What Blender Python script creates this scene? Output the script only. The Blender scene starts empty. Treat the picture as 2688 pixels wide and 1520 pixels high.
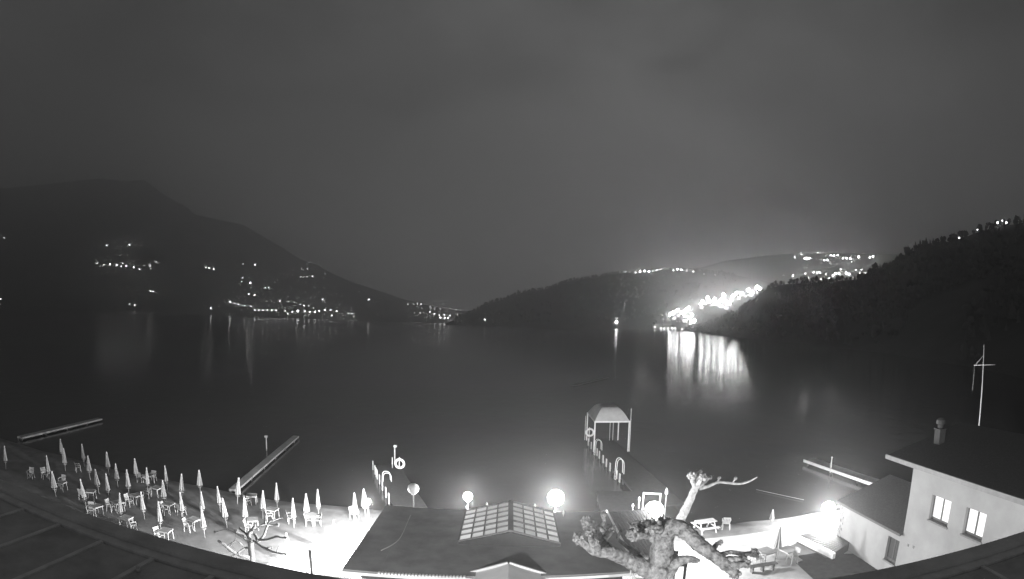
import bpy, bmesh, math, random
from mathutils import Vector, Matrix, noise
from mathutils.bvhtree import BVHTree
R = math.radians
random.seed(7)
sc = bpy.context.scene
COL = sc.collection

# ---------------------------------------------------------------- camera, sky, exposure
CAM_H, F_PX, PITCH, ROLL = 14.5, 25.0, R(3.35), R(1.3)      # metres, pixels per degree (2688 px wide), wide-angle webcam lens
_right = Vector((1, 0, 0)); _fwd = Vector((0, math.cos(PITCH), math.sin(PITCH))); _up = Vector((0, -math.sin(PITCH), math.cos(PITCH)))
CR = _right * math.cos(ROLL) + _up * math.sin(ROLL); CU = _up * math.cos(ROLL) - _right * math.sin(ROLL); CF = _fwd
cam = bpy.data.cameras.new('camera'); camo = bpy.data.objects.new('camera', cam); COL.objects.link(camo); sc.camera = camo
camo.matrix_world = Matrix(((CR.x, CU.x, -CF.x, 0), (CR.y, CU.y, -CF.y, 0), (CR.z, CU.z, -CF.z, CAM_H), (0, 0, 0, 1)))
cam.type = 'PANO'
cy = cam if hasattr(cam, 'panorama_type') else cam.cycles
cy.panorama_type = 'FISHEYE_LENS_POLYNOMIAL'
cam.sensor_width = 36; cam.sensor_fit = 'HORIZONTAL'
cy.fisheye_fov = R(175)
cy.fisheye_polynomial_k0 = 0; cy.fisheye_polynomial_k1 = -R(2688 / 36 / F_PX)
cy.fisheye_polynomial_k2 = 0; cy.fisheye_polynomial_k3 = 0; cy.fisheye_polynomial_k4 = 0
cam.clip_start = 0.05; cam.clip_end = 30000

SKY = 2.45
w = bpy.data.worlds.new('World'); sc.world = w; w.use_nodes = True
nt = w.node_tree; nt.nodes.clear()
def N(t, tree=None, **k):
    n = (tree or nt).nodes.new(t)
    for a, b in k.items(): setattr(n, a, b)
    return n
def math_node(tree, op, a, b=None, clamp=False):
    n = tree.nodes.new('ShaderNodeMath'); n.operation = op; n.use_clamp = clamp
    for i, v in enumerate((a, b)):
        if v is None: continue
        if isinstance(v, (int, float)): n.inputs[i].default_value = v
        else: tree.links.new(v, n.inputs[i])
    return n.outputs[0]
tc = N('ShaderNodeTexCoord'); sep = N('ShaderNodeSeparateXYZ'); nt.links.new(tc.outputs['Generated'], sep.inputs[0])
zz = math_node(nt, 'MAXIMUM', sep.outputs[2], 0.0)
glow = math_node(nt, 'POWER', math_node(nt, 'SUBTRACT', 1.0, zz, True), 3.0)           # town glow on the cloud, strongest low over the lake
dot = N('ShaderNodeVectorMath', operation='DOT_PRODUCT'); nt.links.new(tc.outputs['Generated'], dot.inputs[0]); dot.inputs[1].default_value = Vector((0.22, 0.95, 0.25)).normalized()
lobe = math_node(nt, 'POWER', math_node(nt, 'MAXIMUM', dot.outputs['Value'], 0.0), 4.0)
mp = N('ShaderNodeMapping'); mp.inputs['Scale'].default_value = (1.6, 1.6, 3.2); mp.inputs['Rotation'].default_value = (0, R(35), 0); nt.links.new(tc.outputs['Generated'], mp.inputs[0])
CLOUD_OFF = (0.0, 0.0, 0.0); mp.inputs['Location'].default_value = CLOUD_OFF
cl = N('ShaderNodeTexNoise'); cl.inputs['Scale'].default_value = 2.3; cl.inputs['Detail'].default_value = 4; cl.inputs['Roughness'].default_value = 0.45; nt.links.new(mp.outputs[0], cl.inputs['Vector'])
clo = math_node(nt, 'MULTIPLY', math_node(nt, 'SUBTRACT', cl.outputs[0], 0.5), 0.2)
val = math_node(nt, 'ADD', math_node(nt, 'ADD', math_node(nt, 'ADD', 0.016, math_node(nt, 'MULTIPLY', glow, 0.034)), math_node(nt, 'MULTIPLY', lobe, math_node(nt, 'ADD', 0.022, math_node(nt, 'MULTIPLY', glow, 0.085)))), math_node(nt, 'MULTIPLY', clo, math_node(nt, 'ADD', 0.25, lobe)))
def _dir(px, py):      # direction in the sky over the lake
    dx, dy = px - 1344.0, 760.0 - py; rr_ = math.hypot(dx, dy); th_ = R(rr_ / F_PX); return CR * (dx / rr_ * math.sin(th_)) + CU * (dy / rr_ * math.sin(th_)) + CF * math.cos(th_)
# a long thin cloud bank, lit from the town below
nb = _dir(1560, 130).cross(_dir(1960, 520)).normalized(); cb = _dir(1800, 370)
d1 = N('ShaderNodeVectorMath', operation='DOT_PRODUCT'); nt.links.new(tc.outputs['Generated'], d1.inputs[0]); d1.inputs[1].default_value = nb
d2 = N('ShaderNodeVectorMath', operation='DOT_PRODUCT'); nt.links.new(tc.outputs['Generated'], d2.inputs[0]); d2.inputs[1].default_value = cb
wob = math_node(nt, 'ADD', d1.outputs['Value'], math_node(nt, 'MULTIPLY', math_node(nt, 'SUBTRACT', cl.outputs[0], 0.5), 0.25))
band = math_node(nt, 'POWER', 2.718, math_node(nt, 'MULTIPLY', math_node(nt, 'MULTIPLY', wob, wob), -150.0))
band = math_node(nt, 'MULTIPLY', band, math_node(nt, 'POWER', math_node(nt, 'MAXIMUM', d2.outputs['Value'], 0.0), 14.0))
val = math_node(nt, 'ADD', val, math_node(nt, 'MULTIPLY', band, 0.07))
val = math_node(nt, 'MAXIMUM', val, 0.015)
bg = N('ShaderNodeBackground'); bg.inputs['Strength'].default_value = SKY; nt.links.new(val, bg.inputs[0])
wo = N('ShaderNodeOutputWorld'); nt.links.new(bg.outputs[0], wo.inputs[0])
vs = sc.view_settings; vs.view_transform = 'Standard'; vs.look = 'None'; vs.exposure = 0; vs.gamma = 1; vs.use_curve_mapping = False
sc.render.engine = 'CYCLES'
c = sc.cycles
c.max_bounces = 6; c.diffuse_bounces = 2; c.glossy_bounces = 3; c.transmission_bounces = 4; c.volume_bounces = 3; c.transparent_max_bounces = 6
c.sample_clamp_indirect = 1.5; c.sample_clamp_direct = 0; c.caustics_reflective = False; c.caustics_refractive = False
c.use_light_tree = True; c.use_denoising = True; c.use_adaptive_sampling = False

# ---------------------------------------------------------------- where things stand: photograph pixel -> point of the place
EYE = Vector((0, 0, CAM_H))
def ray(px, py):
    dx, dy = px - 1344.0, -(py - 760.0); rr = math.hypot(dx, dy) or 1e-6
    th = R(rr / F_PX)
    return CR * (dx / rr * math.sin(th)) + CU * (dy / rr * math.sin(th)) + CF * math.cos(th)
def G(px, py, z=0.0):
    d = ray(px, py); return EYE + d * ((z - CAM_H) / d.z)
def VY(px, py, y):
    d = ray(px, py); return EYE + d * (y / d.y)
def VX(px, py, x):
    d = ray(px, py); return EYE + d * (x / d.x)
def VD(px, py, dist):
    d = ray(px, py); return EYE + d * (dist / math.hypot(d.x, d.y))

# ---------------------------------------------------------------- materials (a monochrome night camera: greys only)
MATS = {}
def mat(name, v, rough=0.8, var=0.15, scale=4.0, bump=0.0, bscale=None, spec=0.3, metal=0.0, detail=4.0, emit=0.0):
    if name in MATS: return MATS[name]
    m = bpy.data.materials.new(name); m.use_nodes = True; t = m.node_tree; b = t.nodes['Principled BSDF']
    b.inputs['Roughness'].default_value = rough; b.inputs['Metallic'].default_value = metal; b.inputs['Specular IOR Level'].default_value = spec
    co = t.nodes.new('ShaderNodeTexCoord')
    if var:
        n = t.nodes.new('ShaderNodeTexNoise'); n.inputs['Scale'].default_value = scale; n.inputs['Detail'].default_value = detail; n.inputs['Roughness'].default_value = 0.6
        t.links.new(co.outputs['Object'], n.inputs['Vector'])
        r = t.nodes.new('ShaderNodeMapRange'); r.inputs['From Min'].default_value = 0.3; r.inputs['From Max'].default_value = 0.7
        r.inputs['To Min'].default_value = v * (1 - var); r.inputs['To Max'].default_value = v * (1 + var)
        t.links.new(n.outputs[0], r.inputs[0]); t.links.new(r.outputs[0], b.inputs['Base Color'])
    else:
        b.inputs['Base Color'].default_value = (v, v, v, 1)
    if bump:
        n2 = t.nodes.new('ShaderNodeTexNoise'); n2.inputs['Scale'].default_value = bscale or scale * 5; n2.inputs['Detail'].default_value = 5
        t.links.new(co.outputs['Object'], n2.inputs['Vector'])
        bp = t.nodes.new('ShaderNodeBump'); bp.inputs['Strength'].default_value = bump; bp.inputs['Distance'].default_value = 0.05 if (bscale or 20) > 10 else 0.12
        t.links.new(n2.outputs[0], bp.inputs['Height']); t.links.new(bp.outputs[0], b.inputs['Normal'])
    if emit:
        b.inputs['Emission Color'].default_value = (1, 1, 1, 1); b.inputs['Emission Strength'].default_value = emit; m.cycles.emission_sampling = 'NONE'
    MATS[name] = m; return m
def glow_mat(name, strength):
    if name in MATS: return MATS[name]
    m = bpy.data.materials.new(name); m.use_nodes = True; t = m.node_tree; t.nodes.clear()
    o = t.nodes.new('ShaderNodeOutputMaterial'); e = t.nodes.new('ShaderNodeEmission'); e.inputs['Strength'].default_value = strength
    tr = t.nodes.new('ShaderNodeBsdfTransparent'); ad = t.nodes.new('ShaderNodeAddShader')      # glowing glass that lets the bulb's light through
    t.links.new(e.outputs[0], ad.inputs[0]); t.links.new(tr.outputs[0], ad.inputs[1]); t.links.new(ad.outputs[0], o.inputs[0]); m.cycles.emission_sampling = 'NONE'; MATS[name] = m; return m
def bulb(name, I, r, loc, parent=None):
    # the light given off by a lamp's globe: intensity I per steradian
    l = bpy.data.lights.new(name, 'POINT'); l.energy = 4 * math.pi * I; l.shadow_soft_size = r; l.color = (1, 1, 1)
    o = bpy.data.objects.new(name, l); COL.objects.link(o); o.location = loc
    if parent: o.parent = parent
    return o

# ---------------------------------------------------------------- mesh helpers
class MB:
    def __init__(s): s.v = []; s.f = []; s.mi = []; s.sm = []; s.cm = 0; s.cs = False
    def add(s, vs, fs, smooth=None):
        o = len(s.v); s.v += [tuple(p) for p in vs]
        for f in fs: s.f.append([i + o for i in f]); s.mi.append(s.cm); s.sm.append(s.cs if smooth is None else smooth)
        return s
    def box(s, a, b):
        x0, y0, z0 = a; x1, y1, z1 = b
        return s.add([(x0,y0,z0),(x1,y0,z0),(x1,y1,z0),(x0,y1,z0),(x0,y0,z1),(x1,y0,z1),(x1,y1,z1),(x0,y1,z1)],
                     [(0,3,2,1),(4,5,6,7),(0,1,5,4),(1,2,6,5),(2,3,7,6),(3,0,4,7)])
    def beam(s, a, b, w, h, up=Vector((0, 0, 1))):
        a = Vector(a); b = Vector(b); d = (b - a).normalized(); x = d.cross(up)
        if x.length < 1e-4: x = d.cross(Vector((0, 1, 0)))
        x.normalize(); u = x.cross(d).normalized(); x = x * w / 2; u = u * h / 2
        return s.add([a-x-u, a+x-u, a+x+u, a-x+u, b-x-u, b+x-u, b+x+u, b-x+u], [(0,1,2,3),(7,6,5,4),(0,4,5,1),(1,5,6,2),(2,6,7,3),(3,7,4,0)])
    def tube(s, pts, rad, n=8, cap=True, rough=0.0, seed=0):
        pts = [Vector(p) for p in pts]
        if isinstance(rad, (int, float)): rad = [rad] * len(pts)
        o = []; ref = Vector((0.13, 0.97, 0.21))
        for i, p in enumerate(pts):
            d = (pts[min(i+1, len(pts)-1)] - pts[max(i-1, 0)]).normalized()
            x = d.cross(ref)
            if x.length < 1e-3: x = d.cross(Vector((1, 0, 0)))
            x.normalize(); y = d.cross(x)
            for k in range(n):
                a = 2 * math.pi * k / n; q = x * math.cos(a) + y * math.sin(a); r = rad[i]
                if rough: r *= 1 + rough * noise.noise((p + q * rad[i]) * (1.1 / max(rad[i], .05)) + Vector((seed, 0, 0)))
                o.append(p + q * r)
        f = []
        for i in range(len(pts) - 1):
            for k in range(n): f.append((i*n+k, i*n+(k+1)%n, (i+1)*n+(k+1)%n, (i+1)*n+k))
        if cap: f.append(tuple(range(n-1, -1, -1))); f.append(tuple(range((len(pts)-1)*n, len(pts)*n)))
        return s.add(o, f, smooth=True)
    def ball(s, ce, r, sub=2, rough=0.0, seed=0, sq=(1, 1, 1)):
        bm = bmesh.new(); bmesh.ops.create_icosphere(bm, subdivisions=sub, radius=1)
        vs = []
        for v in bm.verts:
            q = v.co.copy(); k = r * (1 + rough * noise.noise(q * 1.8 + Vector((seed * 3.1, seed, 0))))
            vs.append(Vector(ce) + Vector((q.x * k * sq[0], q.y * k * sq[1], q.z * k * sq[2])))
        fs = [[v.index for v in f.verts] for f in bm.faces]; bm.free()
        return s.add(vs, fs, smooth=True)
    def lathe(s, prof, n=16, ce=(0, 0, 0), flute=0.0):
        o = []
        for r, z in prof:
            for k in range(n):
                a = 2 * math.pi * k / n; q = r * (1 + (flute if k % 2 else -flute))
                o.append((ce[0] + q * math.cos(a), ce[1] + q * math.sin(a), ce[2] + z))
        f = [(i*n+k, i*n+(k+1)%n, (i+1)*n+(k+1)%n, (i+1)*n+k) for i in range(len(prof)-1) for k in range(n)]
        f.append(tuple(range(n-1, -1, -1))); f.append(tuple(range((len(prof)-1)*n, len(prof)*n)))
        return s.add(o, f)
    def build(s, name, m, parent=None, loc=None):
        me = bpy.data.meshes.new(name); me.from_pydata(s.v, [], s.f); me.update()
        for x in (m if isinstance(m, (list, tuple)) else [m]): me.materials.append(x)
        me.polygons.foreach_set('material_index', s.mi); me.polygons.foreach_set('use_smooth', s.sm)
        o = bpy.data.objects.new(name, me); COL.objects.link(o)
        if parent: o.parent = parent
        if loc is not None: o.location = loc
        return o
def tag(o, label=None, cat=None, group=None, kind=None):
    if label: o['label'] = label
    if cat: o['category'] = cat
    if group: o['group'] = group
    if kind: o['kind'] = kind
    return o
def empty(name, label, cat, loc=(0, 0, 0), rz=0.0, group=None):
    o = bpy.data.objects.new(name, None); COL.objects.link(o); o.location = loc; o.rotation_euler = (0, 0, rz)
    return tag(o, label, cat, group)
def copy_tree(o, parent=None):
    k = o.copy(); COL.objects.link(k); k.parent = parent
    for ch in list(o.children): copy_tree(ch, k)
    return k
ORD = ['first','second','third','fourth','fifth','sixth','seventh','eighth','ninth','tenth','eleventh','twelfth','thirteenth','fourteenth','fifteenth','sixteenth','seventeenth','eighteenth','nineteenth','twentieth']
def ordinal(i):
    if i < 20: return ORD[i]
    t = {2: 'twenty', 3: 'thirty', 4: 'forty'}[(i + 1) // 10]; r = (i + 1) % 10
    return {2: 'twentieth', 3: 'thirtieth', 4: 'fortieth'}[(i + 1) // 10] if r == 0 else t + '-' + ORD[r - 1]
def spline(pts, n=5):
    P = [Vector(p) for p in pts]; out = []
    for i in range(len(P) - 1):
        a = P[max(i-1, 0)]; b = P[i]; cc = P[i+1]; d = P[min(i+2, len(P)-1)]
        for k in range(n):
            t = k / n
            out.append(0.5 * ((2*b) + (cc-a)*t + (2*a-5*b+4*cc-d)*t*t + (3*b-a-3*cc+d)*t**3))
    out.append(P[-1]); return out
def lin(xs, ys, x):
    if x <= xs[0]: return ys[0]
    for i in range(len(xs) - 1):
        if x <= xs[i+1]:
            t = (x - xs[i]) / (xs[i+1] - xs[i]); return ys[i] * (1-t) + ys[i+1] * t
    return ys[-1]

# ---------------------------------------------------------------- lake, beach, yard
LAKE_Z = -0.5
m_water = bpy.data.materials.new('lake_water'); m_water.use_nodes = True
t = m_water.node_tree; b = t.nodes['Principled BSDF']
b.inputs['Base Color'].default_value = (0.03, 0.03, 0.03, 1); b.inputs['Roughness'].default_value = 0.15; b.inputs['IOR'].default_value = 1.33
co = t.nodes.new('ShaderNodeTexCoord'); mpn = t.nodes.new('ShaderNodeMapping'); mpn.inputs['Scale'].default_value = (1, 0.55, 1); t.links.new(co.outputs['Object'], mpn.inputs[0])
n1 = t.nodes.new('ShaderNodeTexNoise'); n1.inputs['Scale'].default_value = 0.45; n1.inputs['Detail'].default_value = 3; t.links.new(mpn.outputs[0], n1.inputs['Vector'])
bp = t.nodes.new('ShaderNodeBump'); bp.inputs['Strength'].default_value = 0.22; bp.inputs['Distance'].default_value = 0.12; t.links.new(n1.outputs[0], bp.inputs['Height']); t.links.new(bp.outputs[0], b.inputs['Normal'])
mb = MB(); mb.add([(-7000, -300, LAKE_Z), (7000, -300, LAKE_Z), (7000, 7000, LAKE_Z), (-7000, 7000, LAKE_Z)], [(0, 1, 2, 3)])
tag(mb.build('lake', m_water), kind='structure')

m_sand = mat('beach_gravel', 0.18, 0.95, 0.28, 0.9, 0.5, 14, detail=8)
m_pave = mat('yard_paving', 0.45, 0.9, 0.15, 1.2, 0.15, 10, detail=6)
# shore line, a little uneven, from far left to far right; the land is a slab with a sloping wet front
shore = []
for i in range(0, 141):
    x = -140 + i * 2.0 + (1.0 if i in (65,66) else 0) 
    y = 38.9 if x < -8 else (38.9 - 2.9 * min(1, (x + 8) / 16) if x < 24 else 36.0)
    if -7.5 < x < 6.5: y = 35.0
    elif 6.5 <= x < 11.5: y = 32.0
    y += 0.5 * noise.noise(Vector((x * .13, 3, 0))) + 0.25 * noise.noise(Vector((x * .6, 9, 0)))
    shore.append((x, y))
mb = MB(); vs = []; fs = []
for x, y in shore: vs += [(x, -40, 0), (x, 15, 0), (x, y - 1.2, 0.0), (x, y, -0.16), (x, y + 1.6, -0.75), (x, y + 8, -3)]
for i in range(len(shore) - 1):
    for k in range(5): a = i * 6 + k; fs.append((a, a + 6, a + 7, a + 1))
mb.add(vs, fs); tag(mb.build('beach', m_sand), kind='structure')
yard_pts = [(6.6, 16), (24, 16), (24, 33.6), (11.2, 33.2), (9.6, 31)]
mb = MB(); mb.add([(x, y, 0.03) for x, y in yard_pts] + [(x, y, -0.2) for x, y in yard_pts], [tuple(range(5))] + [(i, i+5, (i+1)%5+5, (i+1)%5) for i in range(5)])
tag(mb.build('yard', m_pave), kind='structure')
mb = MB(); P = [(-13.5, 16), (-7.0, 16), (-7.0, 31.2), (-10.5, 34), (-13.0, 30), (-14.5, 24)]
mb.add([(x, y, 0.02) for x, y in P] + [(x, y, -0.2) for x, y in P], [tuple(range(6))] + [(i, i+6, (i+1)%6+6, (i+1)%6) for i in range(6)])
tag(mb.build('pavement', m_pave), kind='structure')

# ---------------------------------------------------------------- hills round the lake
HILLS = []
m_hill = mat('hill_forest_floor', 0.08, 1.0, 0.3, 0.02, 0)
def az_el(px, py):
    d = ray(px, py); return math.degrees(math.atan2(d.x, d.y)), math.asin(d.z)
def hill(name, ridge, shore_pts, back=500, cols=150, rows=16, rough=6.0, seed=0, power=1.05):
    """ridge: (px, py, distance); shore_pts: (azimuth deg, distance)"""
    A = [az_el(px, py) for px, py, d in ridge]; raz = [a for a, e in A]; rel = [e for a, e in A]; rd = [d for _, _, d in ridge]
    saz = [a for a, d in shore_pts]; sd = [d for a, d in shore_pts]
    a0, a1 = raz[0], raz[-1]; vs = []; fs = []
    for i in range(cols + 1):
        az = a0 + (a1 - a0) * i / cols
        ds, dr, el = lin(saz, sd, az), lin(raz, rd, az), lin(raz, rel, az)
        dr = max(dr, ds + 30); zr = CAM_H + dr * math.tan(el)
        ca, sa = math.sin(R(az)), math.cos(R(az))
        zr = max(zr, LAKE_Z + 1.0)
        for k in range(rows + 4):
            if k <= rows:
                t_ = k / rows; dd = ds + (dr - ds) * t_; z = LAKE_Z - 1 + (zr - LAKE_Z + 1) * t_ ** power
                z += rough * math.sin(math.pi * t_) * noise.noise(Vector((ca * dd * .004, sa * dd * .004, seed))) * min(1, (zr + 2) / (rough * 4 + 1))
            else:
                q = (k - rows) / 3; dd = dr + back * q; z = zr * (1 - q) - 3 * q
            vs.append((ca * dd, sa * dd, z))
    rr = rows + 4
    for i in range(cols):
        for k in range(rr - 1): a = i * rr + k; fs.append((a, a + rr, a + rr + 1, a + 1))
    mb = MB(); mb.add(vs, fs, smooth=True); o = mb.build(name, m_hill); tag(o, kind='structure')
    HILLS.append(BVHTree.FromPolygons([Vector(v) for v in vs], fs)); return vs, rr, rows
hill('mountain', [(-420, 520, 4300), (-150, 505, 4300), (0, 495, 4300), (120, 484, 4300), (205, 474, 4300), (265, 468, 4200), (330, 476, 4200), (380, 472, 4200), (432, 512, 4100), (490, 543, 4000), (512, 563, 4000), (580, 578, 3900), (640, 590, 3850), (690, 620, 3800), (750, 655, 3700), (790, 681, 3650), (830, 693, 3600), (870, 716, 3500), (920, 738, 3400), (1000, 765, 3300), (1060, 785, 3200), (1150, 806, 3100), (1260, 822, 3000), (1400, 838, 2900)],
     [(-80, 2300), (-40, 2450), (-20, 2500), (10, 2450)], back=900, rough=40, seed=1, cols=170)
hill('hill', [(1170, 850, 1720), (1185, 842, 1750), (1230, 826, 1800), (1290, 795, 1850), (1330, 784, 1880), (1370, 768, 1900), (1430, 760, 1950), (1480, 742, 2000), (1510, 735, 2000), (1560, 728, 2000), (1600, 720, 2000), (1680, 713, 2000), (1760, 709, 2000), (1850, 713, 2000), (1930, 722, 2000), (2060, 748, 2000), (2250, 775, 2000), (2450, 800, 2000)],
     [(-8, 1690), (-4, 1500), (0, 1420), (6, 1500), (11, 1600), (16, 1400), (40, 1300)], back=300, rough=14, seed=2, cols=120)
hill('hill', [(1760, 716, 3000), (1850, 700, 3000), (1900, 685, 3000), (2000, 672, 2900), (2080, 664, 2900), (2200, 663, 2900), (2360, 668, 2900), (2500, 660, 2900), (2688, 640, 2900)],
     [(10, 2350), (60, 2350)], back=400, rough=10, seed=3, cols=60, power=0.9)
R3_RIDGE = [(1790, 866, 1290), (1830, 857, 1200), (1870, 848, 1100), (1905, 832, 1000), (1945, 812, 900), (1990, 776, 820), (2010, 760, 800), (2060, 746, 760), (2150, 741, 700), (2250, 734, 660), (2300, 712, 640), (2340, 698, 620), (2370, 674, 610), (2400, 658, 600), (2450, 642, 600), (2520, 628, 600), (2560, 612, 600), (2600, 600, 600), (2688, 584, 600), (2900, 545, 560), (3100, 530, 500)]
R3_SHORE = [(17.9, 1262), (21.1, 782), (26.3, 552), (34.3, 367), (44.4, 240), (54, 165), (75, 110)]
r3 = hill('hill', R3_RIDGE, R3_SHORE, back=200, rough=9, seed=4, cols=140)

# woods on the near slopes: crowns nobody could count
m_leaf = mat('forest_crowns', 0.12, 1.0, 0.35, 0.05, 0)
def woods(name, count, ridge, shore_pts, hmin, hmax, t0, seed, ridge_extra=0):
    rnd = random.Random(seed); mb = MB()
    A = [az_el(px, py) for px, py, d in ridge]; raz = [a for a, e in A]; rd = [d for _, _, d in ridge]
    saz = [a for a, d in shore_pts]; sd = [d for a, d in shore_pts]
    tree = HILLS[seed]
    for i in range(count):
        az = rnd.uniform(raz[0] + .3, raz[-1])
        tt = rnd.uniform(t0, 1.0) ** 0.8 if i > ridge_extra else rnd.uniform(0.97, 1.0)
        dd = lin(saz, sd, az) * (1 - tt) + lin(raz, rd, az) * tt
        x, y = math.sin(R(az)) * dd, math.cos(R(az)) * dd
        hit = tree.ray_cast(Vector((x, y, 3000)), Vector((0, 0, -1)))
        if hit[0] is None: continue
        z = hit[0].z
        if z < LAKE_Z + 0.8: continue
        if noise.noise(Vector((x * .012, y * .012, 1.5))) < -.28 and i > ridge_extra: continue      # clearings
        h = hmin + (hmax - hmin) * rnd.random() ** 1.4 * (.75 + .5 * noise.noise(Vector((x * .02, y * .02, 4)))); r = h * rnd.uniform(.24, .42)
        if rnd.random() < .55:      # round crown: three rough lobes on a short stem
            for q in range(3):
                a = rnd.uniform(0, 6.28); rr = r * rnd.uniform(.55, .85)
                mb.ball((x + math.cos(a) * r * .5, y + math.sin(a) * r * .5, z + h * rnd.uniform(.45, .8)), rr, 1, .5, i + q * .3, (1, 1, 1.15))
            mb.tube([(x, y, z - 1), (x, y, z + h * .5)], [h * .03, h * .015], 4, False)
        else:                        # spruce: stacked ragged skirts
            for q in range(4):
                zb = z + h * (.08 + .22 * q); rb = r * (1 - q * .23); n = 7
                vs_ = [(x + math.cos(6.283 * k / n + q) * rb * rnd.uniform(.7, 1.1), y + math.sin(6.283 * k / n + q) * rb * rnd.uniform(.7, 1.1), zb - h * .04 * rnd.random()) for k in range(n)] + [(x, y, zb + h * .36)]
                mb.add(vs_, [(k, (k + 1) % n, n) for k in range(n)])
    o = mb.build(name, m_leaf); tag(o, kind='stuff'); return o
tag(woods('forest', 3000, R3_RIDGE, R3_SHORE, 3.5, 11, .0, 3, 420), 'dark wooded slope of mixed trees above the near shore', 'forest')
R1_RIDGE = [(1185, 842, 1750), (1230, 826, 1800), (1290, 795, 1850), (1330, 784, 1880), (1370, 768, 1900), (1430, 760, 1950), (1480, 742, 2000), (1600, 720, 2000), (1760, 709, 2000), (1850, 713, 2000), (1930, 722, 2000)]
R1_SHORE = [(-8, 1690), (-4, 1500), (0, 1420), (6, 1500), (11, 1600), (16, 1400), (40, 1300)]
tag(woods('forest', 1500, R1_RIDGE, R1_SHORE, 8, 15, .0, 1, 350), 'dark wooded headland hill across the lake', 'forest')

def on_hill(px, py, which=None):
    d = ray(px, py); best = None
    for i, h in enumerate(HILLS):
        if which is not None and i not in which: continue
        hit = h.ray_cast(EYE, d)
        if hit[0] is not None and (best is None or hit[3] < best[1]): best = (hit[0], hit[3])
    if best is None:
        return VD(px, py, 2500)
    return best[0]

# ---------------------------------------------------------------- the building the view is taken from: tiled roof edge
EDGE_Y0 = 2.66; EDGE_S = -0.067            # edge line y = EDGE_Y0 + EDGE_S * x on the roof level
TZ = 13.0
bld = empty('flat_roof_building', 'flat tiled rooftop with pale joints and stone edge in the near foreground', 'building')
ang = math.atan(EDGE_S)
m_tile = mat('roof_tile', 0.6, 0.75, 0.25, 3.0, 0.25, 40)
m_joint = mat('roof_joint', 0.88, 0.9, 0.15, 8.0, 0.2, 60)
m_coping = mat('coping_stone', 0.82, 0.8, 0.2, 2.5, 0.3, 30)
m_wall = mat('plaster_white', 0.33, 0.9, 0.14, 0.5, 0.12, 25)
sub = empty('x', None, None); bpy.data.objects.remove(sub)
def T(p): return Matrix.Rotation(ang, 4, 'Z') @ Vector(p) + Vector((0, EDGE_Y0, 0))
def tb(mb, a, b_):      # box in the edge's own frame (x along edge, y outwards)
    o = MB(); o.box(a, b_); mb.add([T(p) for p in o.v], o.f)
mb = MB(); tb(mb, (-14, -7, TZ - .30), (14, -0.24, TZ - .008)); mb.build('roof_slab', m_joint, bld)
mb = MB(); tb(mb, (-14, -7, 0), (14, -0.12, TZ - .302)); mb.build('wall', m_wall, bld)
for i in range(6):
    mb = MB(); x0 = -13.8 + i * 4.6; tb(mb, (x0, -0.148, TZ - .30), (x0 + 4.592, 0.0, TZ + .035)); mb.build('coping_stone', m_coping, bld)
for i in range(6):
    mb = MB(); x0 = -13.8 + i * 4.6; tb(mb, (x0, -0.235, TZ - .02), (x0 + 4.596, -0.152, TZ + .012)); mb.build('edge_strip', m_joint, bld)
for i in range(-16, 17):
    x0 = i * 0.455 - 0.26
    mb = MB(); tb(mb, (x0 + .017, -3.6, TZ - .02), (x0 + .438, -0.262, TZ + .001 + .003 * random.random())); mb.build('tile', m_tile, bld)
    mb = MB(); tb(mb, (x0 - .0165, -3.6, TZ - .018), (x0 + .0165, -0.24, TZ + .011)); mb.build('joint_strip', m_joint, bld)
mb = MB(); p = G(364, 1503, TZ); mb.tube([p, p + Vector((0, 0, .03))], .012, 8); mb.ball(p + Vector((0, 0, .035)), .014, 1); mb.build('bolt', mat('bolt_steel', .8, .3, 0, metal=.6), bld)

# ---------------------------------------------------------------- restaurant with the dark roof and skylight
m_roof = mat('roof_felt', 0.28, 0.85, 0.22, 0.8, 0.25, 20, detail=8)
m_dark = mat('dark_wood', 0.09, 0.7, 0.3, 5, 0.2)
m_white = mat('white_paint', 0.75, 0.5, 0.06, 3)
m_awn = mat('awning_canvas', 0.85, 0.9, 0.08, 0.8, 0.1, 8)
rest = empty('restaurant_building', 'low restaurant with wide dark roof and glowing gabled skylight', 'building')
mb = MB(); mb.box((-6.5, 22.3, 0), (5.2, 29.6, 3.38)); mb.build('wall', m_wall, rest)
RX0, RX1, RY0, RY1, RZ = -7.0, 5.7, 21.15, 30.0, 3.6
SX0, SX1, RIDGE_X, SZ, RZT = -2.3, 2.6, 0.2, 3.72, 4.35
SY0, SY1 = 25.0, 29.45
def ye(x): return RY0 + .063 * (x - RX0)        # the near eave runs slightly askew
rp = [(RX0, ye(RX0)), (RX1, ye(RX1)), (RX1, RY1), (RX0, RY1)]
mb = MB(); mb.add([(x, y, RZ - .2) for x, y in rp] + [(x, y, RZ) for x, y in rp], [(0, 3, 2, 1), (4, 5, 6, 7), (0, 1, 5, 4), (1, 2, 6, 5), (2, 3, 7, 6), (3, 0, 4, 7)]); roof = mb.build('roof', m_roof, rest)
mb = MB()       # low gable of the roof running from the entrance to the skylight
g = [(SX0, SZ), (RIDGE_X, RZT), (SX1, SZ), (SX1, RZ + .003), (SX0, RZ + .003)]
def gable(mb, y0, y1):
    vs_ = [(x, y0, z) for x, z in g] + [(x, y1, z) for x, z in g]
    mb.add(vs_, [(0, 1, 2, 3, 4), (9, 8, 7, 6, 5), (0, 5, 6, 1), (1, 6, 7, 2), (2, 7, 8, 3), (4, 9, 5, 0)])
gable(mb, SY1 + .002, RY1 - .15); mb.build('roof_gable', m_roof, rest)
mb = MB(); gable(mb, SY0 - .08, SY0 - .002); mb.build('skylight_end', mat('skylight_end_panel', .06, .9, .1, 4), rest)
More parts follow.
